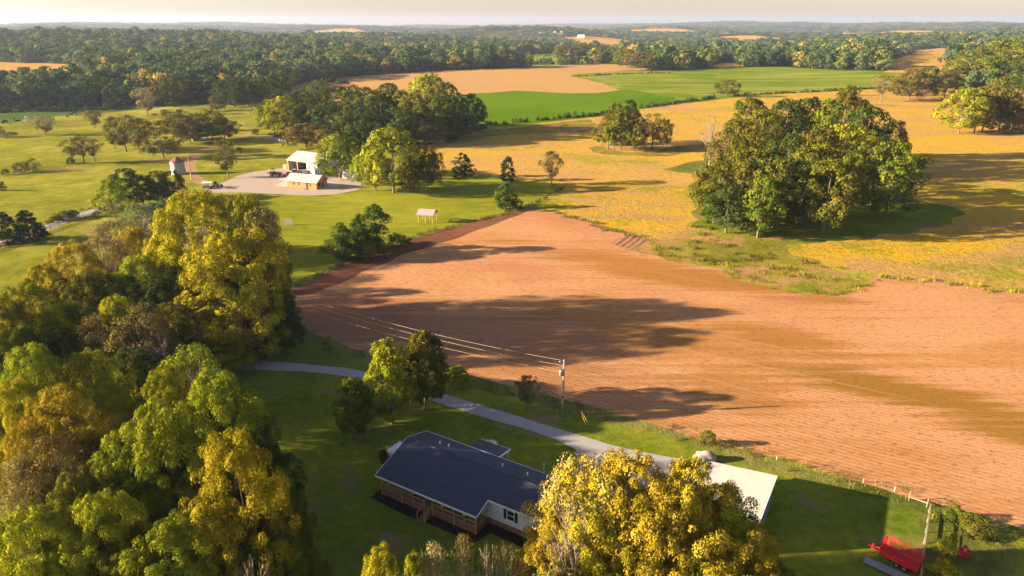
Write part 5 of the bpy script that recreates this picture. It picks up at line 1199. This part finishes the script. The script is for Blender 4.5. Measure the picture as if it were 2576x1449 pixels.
# pavilion
p = G(1053, 559.5); pv = thing('pavilion', 'open timber pavilion with grey gable roof on the mown lawn', 'pavilion', p, R(-14))
PL, PW = 4.3, 3.6
for xx in (.0, PL / 2, PL):
    for yy in (.0, PW): MB().box(xx - .09, xx + .09, yy - .09, yy + .09, -.1, 2.55).build('post', S['timber'], pv)
b = MB(); b.box(-.1, PL + .1, -.08, .08, 2.35, 2.55); b.box(-.1, PL + .1, PW - .08, PW + .08, 2.35, 2.55)
for xx in (0, PL): b.bar((xx, 0, 2.45), (xx, PW, 2.45), .14); b.bar((xx, 0, 2.5), (xx, PW / 2, 3.45), .12); b.bar((xx, PW, 2.5), (xx, PW / 2, 3.45), .12)
b.build('frame', S['timber'], pv)
r = MB()
for sg in (0, 1):
    y0 = -.45 if sg == 0 else PW + .45; ym = PW / 2 + (.001 if sg else 0); vs = [(-.5, y0, 2.45), (PL + .5, y0, 2.45), (PL + .5, ym, 3.7), (-.5, ym, 3.7)]; vs += [(a, c, e_ - .1) for a, c, e_ in vs]
    r.add(vs, [(0, 1, 2, 3), (7, 6, 5, 4), (0, 4, 5, 1), (1, 5, 6, 2), (2, 6, 7, 3), (3, 7, 4, 0)])
r.build('roof', S['roofgrey'], pv)
# garden swing frame
p = G(712, 566); sw = thing('slatted_rack', 'small grey slatted rack standing alone on the mown lawn', 'rack', p, R(-6))
b = MB()
for xx in (0, 2.95): b.bar((xx, 0, -.05), (xx, 0, 1.9), .1); b.bar((xx, 1.0, -.05), (xx, .05, 1.2), .08)
b.box(0, 2.95, -.04, .04, 1.82, 1.9); b.build('frame', S['timber'], sw); b = MB()
for k in range(6): b.box(.06, 2.9, -.02, .02, .15 + k * .28, .33 + k * .28)
b.build('slat_panel', S['net'], sw)

# ------------------------------------------------------------------ vehicles of the yard
def wheel(parent, x, y, r, w):
    t_ = MB().tube([(x, y - w / 2, r), (x, y - w * .35, r), (x, y + w * .35, r), (x, y + w / 2, r)], [r * .82, r, r, r * .82], 14).build('wheel', S['tyre'], parent); MB().tube([(x, y - w * .55, r), (x, y + w * .55, r)], r * .5, 10).build('rim', S['rim'], t_)
p = G(690, 443); tc_ = thing('tractor', 'dark tractor at the left of the row of parked machinery', 'tractor', p, R(-20))
b = MB(); b.box(.2, 2.9, -.4, .4, .9, 1.6); b.box(-.9, .4, -.55, .55, .8, 1.35); b.tube([(2.0, .2, 1.6), (2.0, .2, 2.4)], .06, 6); b.build('body', S['steel'], tc_)
b = MB(); [b.bar((xx, yy, 1.3), (xx, yy, 2.7), .07) for xx in (-.8, .3) for yy in (-.5, .5)]; b.box(-1.0, .5, -.65, .65, 2.7, 2.8); b.build('cab', S['black'], tc_)
for sy in (-.85, .85): wheel(tc_, -.4, sy, .85, .45); wheel(tc_, 2.3, sy * .85, .5, .3)
p = G(676, 438); im = thing('farm_implement', 'black folding farm implement with wheels beside the tractor', 'implement', p, R(-15))
b = MB(); [b.bar((0, yy, .7), (5.5, yy, .7), .16) for yy in (-1.2, 0, 1.2)]; [b.bar((xx, -1.6, .75), (xx, 1.6, .75), .14) for xx in (.3, 2.7, 5.2)]; b.build('frame', S['steel'], im)
b = MB()
for xx in np.arange(.4, 5.3, .6):
    for yy in (-1.2, 0, 1.2): b.bar((xx, yy, .65), (xx + .15, yy, .05), .06)
b.build('tines', S['black'], im)
for sy in (-1.0, 1.0): wheel(im, 2.7, sy, .45, .25)
def pickup(u, v, rz, mat, lab, name='pickup_truck', cat='pickup truck', cabx=(1.9, 3.6)):
    o = thing(name, lab, cat, G(u, v), rz)
    b = MB(); b.prism([(0, .5), (5.2, .5), (5.25, 1.0), (cabx[1] + .5, 1.12), (0, 1.12)], -.92, .92, 'y'); b.build('body', mat, o)
    c = MB(); c.prism([(cabx[0], 1.122), (cabx[1] + .45, 1.122), (cabx[1] - .1, 1.78), (cabx[0] + .15, 1.78)], -.82, .82, 'y'); c.build('cab', mat, o)
    g_ = MB(); g_.prism([(cabx[0] + .2, 1.2), (cabx[1] + .2, 1.2), (cabx[1] - .18, 1.7), (cabx[0] + .25, 1.7)], -.835, -.823, 'y'); g_.prism([(cabx[0] + .2, 1.2), (cabx[1] + .2, 1.2), (cabx[1] - .18, 1.7), (cabx[0] + .25, 1.7)], .823, .835, 'y'); g_.build('window', S['glass'], o)
    MB().box(-.06, -.0, -.9, .9, .5, .68).build('bumper', S['silver'], o)
    for sx in (.95, 4.2):
        for sy in (-.84, .84): wheel(o, sx, sy, .38, .24)
    for sy in (-.8, .66): MB().box(-.02, .01 - .012, sy, sy + .14, .75, 1.0).build('taillight', S['red'], o); MB().box(5.24, 5.27, sy, sy + .14, .75, .95).build('headlight', S['trim'], o)
pickup(708, 446, R(25), S['carred'], 'red pickup truck parked behind the cabin roof')
pickup(722, 438, R(15), S['silver'], 'silver pickup truck before the open bays of the shed')
p = G(748, 436); bo_ = thing('boat_trailer', 'long silver boat on a trailer in front of the open bays', 'boat', p, R(12))
b = MB(); b.prism([(-.2, .6), (4.6, .6), (5.6, 1.25), (-.2, 1.25)], -.85, .85, 'y'); b.build('hull', S['silver'], bo_); b = MB(); b.bar((-.2, 0, .5), (6.6, 0, .45), .1); b.build('trailer_frame', S['steel'], bo_)
for sy in (-.95, .95): wheel(bo_, 1.4, sy, .33, .2)
p = G(512, 474); ut = thing('utility_cart', 'white roofed farm utility cart at the left end of the gravel yard', 'utility cart', p, R(-5))
b = MB(); b.box(0, 3.2, -.8, .8, .4, .95); b.build('body', S['steel'], ut); b = MB(); b.box(-.1, 3.4, -.9, .9, 2.15, 2.28); b.build('roof', S['tank'], ut)
for xx in (.1, 3.1):
    for yy in (-.75, .75): MB().box(xx - .05, xx + .05, yy - .05, yy + .05, .95, 2.15).build('roof_post', S['trim'], ut)
for sx in (.6, 2.6):
    for sy in (-.85, .85): wheel(ut, sx, sy, .38, .22)
p = G(537, 471); yt = thing('skid_steer', 'small yellow and blue loader beside the white roofed cart', 'loader', p, R(10))
MB().box(0, 1.9, -.6, .6, .45, 1.3).build('body', S['yellow'], yt); MB().box(.3, 1.3, -.5, .5, 1.3, 2.1).build('cab', S['steel'], yt); b = MB(); b.prism([(2.4, .1), (3.2, .1), (3.0, .8), (2.4, .9)], -.8, .8, 'y'); b.build('bucket', S['blue'], yt); b = MB(); [b.bar((.2, yy, 1.35), (2.5, yy, .6), .12) for yy in (-.72, .72)]; b.build('loader_arm', S['blue'], yt)
for sx in (.4, 1.5):
    for sy in (-.75, .75): wheel(yt, sx, sy, .4, .3)
p = G(724, 425); MBc = MB(); bx = thing('wooden_crate', 'stack of pale wooden boards at the left corner of the white shed', 'board stack', p, R(-30)); MBc.box(-2.2, -.4, -.3, .9, 0, 1.6); [MBc.box(-2.25, -.35, -.34, .94, .2 + .35 * k, .3 + .35 * k) for k in range(4)]; MBc.build('boards', S['timber'], bx)

# ------------------------------------------------------------------ bales
bm_ = MB(); bm_.tube([(-.75, 0, .72), (-.68, 0, .72), (.68, 0, .72), (.75, 0, .72)], [.62, .74, .74, .62], 14); bale_me = bm_.mesh('hay_bale', True)
row1 = [G(657 + 62 * i / 9, 349 + 8 * i / 9) for i in range(10)]; row2 = [G(488 + 70 * i / 11, 355 - 5 * i / 11) for i in range(12)]
for nm, rw in (('beside the grove behind the shed', row1), ('under the olive trees by the dirt track', row2)):
    for i, p in enumerate(rw):
        o = link('hay_bale', bale_me, None, S['bale'], (p.x, p.y + random.uniform(-.3, .3), p.z - .04), (0, 0, R(80) + random.uniform(-.2, .2)), (.9, .82, .82))
        tag(o, 'white wrapped round hay bale in the row ' + nm, 'hay bale', 'wrapped hay bales in the row ' + nm)

# ------------------------------------------------------------------ cows
def cow_mesh():
    vs = [(0, 0, 1.05), (.55, 0, 1.08), (.95, 0, 1.15), (1.3, 0, 1.0), (1.62, 0, .75), (-.55, 0, 1.07), (-.95, 0, 1.12), (-1.08, 0, .7)]
    es = [(0, 1), (1, 2), (2, 3), (3, 4), (0, 5), (5, 6), (6, 7)]; rad = [.42, .42, .32, .20, .13, .40, .30, .05]
    for sx, b in ((.62, 1), (-.72, 5)):
        for sy in (-.22, .22):
            k = len(vs); vs += [(sx, sy, .75), (sx + (.03 if sx > 0 else -.08), sy, .42), (sx, sy, .02)]; es += [(b, k), (k, k + 1), (k + 1, k + 2)]; rad += [.16, .09, .07]
    for sy in (-.16, .16): k = len(vs); vs += [(1.3, sy * 1.4, 1.12)]; es += [(3, k)]; rad += [.05]
    me = bpy.data.meshes.new('cow_cage'); me.from_pydata(vs, es, []); o = bpy.data.objects.new('cow_cage', me); COL.objects.link(o)
    o.modifiers.new('s', 'SKIN')
    for i, r_ in enumerate(rad): me.skin_vertices[0].data[i].radius = (r_, r_)
    me.skin_vertices[0].data[0].use_root = True
    sb = o.modifiers.new('b', 'SUBSURF'); sb.levels = 1
    dg = bpy.context.evaluated_depsgraph_get(); m2 = bpy.data.meshes.new_from_object(o.evaluated_get(dg)); bpy.data.objects.remove(o)
    for q in m2.polygons: q.use_smooth = True
    return m2
cm = cow_mesh()
CW = [(170, 295), (179, 290), (187.5, 286), (192.5, 290.6), (216, 288), (280.6, 271), (285, 277), (302.5, 275.7), (36, 301), (45, 307.5), (9, 310), (15, 308), (69, 297), (66, 305)]
for i, (u, v) in enumerate(CW):
    p = G(u, v + 1); wh = i >= 12
    o = link('cow', cm, None, None, (p.x, p.y, p.z), (0, 0, random.uniform(0, 6.28)), (1.15,) * 3)
    if not cm.materials: cm.materials.append(S['cowblack'])
    o.material_slots[0].link = 'OBJECT'; o.material_slots[0].material = S['cowwhite' if wh else 'cowblack']
    tag(o, ('white cow grazing at the shady bottom of the left pasture' if wh else 'black cow grazing at the shady bottom of the left pasture'), 'cow', ('white' if wh else 'black') + ' cows in the left pasture')

# ------------------------------------------------------------------ far buildings
p = G(1090, 158); hh = gable_house('farmhouse', 'small white farmhouse among trees beyond the stubble field', 'house', p, R(-10), 22, 12, 6, 9, S['farwhite'], S['roofgrey'], .6)
for x in (2, 6, 11, 16): window(x, 0, 2, 4, 1.8, hh, False)
p = G(1356, 90); fc = thing('hilltop_building', 'long white and pink building complex on the far wooded hill', 'building', p, R(-4))
zc = p.y / F
Lb = 62 * zc
MB().box(0, Lb * .35, 0, Lb * .3, -8, 5.5 * zc).build('brick_wing', S['farbrick'], fc); MB().box(Lb * .36, Lb, 2, Lb * .25, -8, 5 * zc).build('white_wing', S['farwhite'], fc)
for a in (.55, .8): MB().box(Lb * a, Lb * (a + .1), 0, Lb * .2, 5 * zc, 10 * zc).build('tower', S['farwhite'], fc)
b = MB(); [b.box(Lb * (.4 + .06 * k), Lb * (.43 + .06 * k), 1.8, 1.99, 1.5 * zc, 3.5 * zc) for k in range(9)]; b.build('window_band', S['glass'], fc)
MB().prism([(-2, 5.5 * zc), (Lb * .3 + 2, 5.5 * zc), (Lb * .15, 8.5 * zc)], -2, Lb * .36, 'x').build('roof', S['roofgrey'], fc)
p = G(1452, 95); gable_house('far_barn', 'tiny white barn right of the far hilltop building', 'barn', p, R(-20), 28, 16, 7, 12, S['farwhite'], S['metalroof'], .5)
p = G(3590 / 1.4907 * 1.0 - 10, 92); 
p = G(440, 600, 7); bk = gable_house('brick_house', 'grey roofed house mostly hidden behind the golden trees of the left wood', 'house', (p.x, p.y + 6, H(p.x, p.y)), R(-25), 16, 9, 4.5, 8, S['brick'], S['roofgrey'], .5)
window(3, 0, 1.2, 2.6, 1.2, bk); window(10, 0, 1.2, 2.6, 1.2, bk)

# ------------------------------------------------------------------ air, light, camera
hz = MB(); hz.box(-15200, 15200, -10000, 15200, -60, 190); hzo = hz.build('haze', None); tag(hzo, kind='stuff')
hm = bpy.data.materials.new('haze_air'); hm.use_nodes = True; nt = hm.node_tree; nt.nodes.clear()
o_ = nt.nodes.new('ShaderNodeOutputMaterial'); pv_ = nt.nodes.new('ShaderNodeVolumePrincipled'); pv_.inputs['Color'].default_value = (.56, .66, .98, 1)
pv_.inputs['Density'].default_value = .000065; pv_.inputs['Anisotropy'].default_value = .2; nt.links.new(pv_.outputs[0], o_.inputs['Volume']); hzo.data.materials.append(hm)

SUN_EL, SUN_AZ = R(15.5), R(5)       # light travels toward +x, a little toward +y
w = bpy.data.worlds.new('World'); SC.world = w; w.use_nodes = True; nt = w.node_tree; nt.nodes.clear()
ow = nt.nodes.new('ShaderNodeOutputWorld'); bg = nt.nodes.new('ShaderNodeBackground'); sk_ = nt.nodes.new('ShaderNodeTexSky')
sk_.sky_type = 'NISHITA'; sk_.sun_disc = False; sk_.sun_elevation = SUN_EL; sk_.sun_rotation = R(265); sk_.altitude = 250; sk_.air_density = 1.0; sk_.dust_density = 1.4; sk_.ozone_density = 1.0
bg.inputs[1].default_value = .05; tn_ = nt.nodes.new('ShaderNodeMix'); tn_.data_type = 'RGBA'; tn_.blend_type = 'MULTIPLY'; tn_.inputs[0].default_value = 1; tn_.inputs[7].default_value = (.92, .81, .83, 1); nt.links.new(sk_.outputs[0], tn_.inputs[6]); nt.links.new(tn_.outputs[2], bg.inputs[0]); nt.links.new(bg.outputs[0], ow.inputs[0])
sl = bpy.data.lights.new('sun', 'SUN'); sl.energy = 5.0; sl.angle = R(.6); sl.color = (1.0, .81, .52)
so = bpy.data.objects.new('sun', sl); COL.objects.link(so)
dv = Vector((math.cos(SUN_EL) * math.cos(SUN_AZ), math.cos(SUN_EL) * math.sin(SUN_AZ), -math.sin(SUN_EL))); so.rotation_euler = dv.to_track_quat('-Z', 'Y').to_euler(); so.location = (-200, 0, 120)
cd = bpy.data.cameras.new('camera'); cd.sensor_width = 36; cd.lens = 36 * F / 2576; cd.clip_start = .5; cd.clip_end = 40000
co_ = bpy.data.objects.new('camera', cd); COL.objects.link(co_); co_.location = (0, 0, CH); co_.rotation_euler = (math.pi / 2 - PITCH, 0, 0); SC.camera = co_
SC.view_settings.view_transform = 'Standard'; SC.view_settings.look = 'None'; SC.view_settings.exposure = 2.25; SC.view_settings.gamma = 1
SC.render.resolution_x, SC.render.resolution_y = 1024, 576
c = SC.cycles; c.max_bounces = 4; c.diffuse_bounces = 3; c.glossy_bounces = 2; c.transmission_bounces = 3; c.volume_bounces = 0; c.transparent_max_bounces = 4; c.use_denoising = True
c.caustics_reflective = False; c.caustics_refractive = False
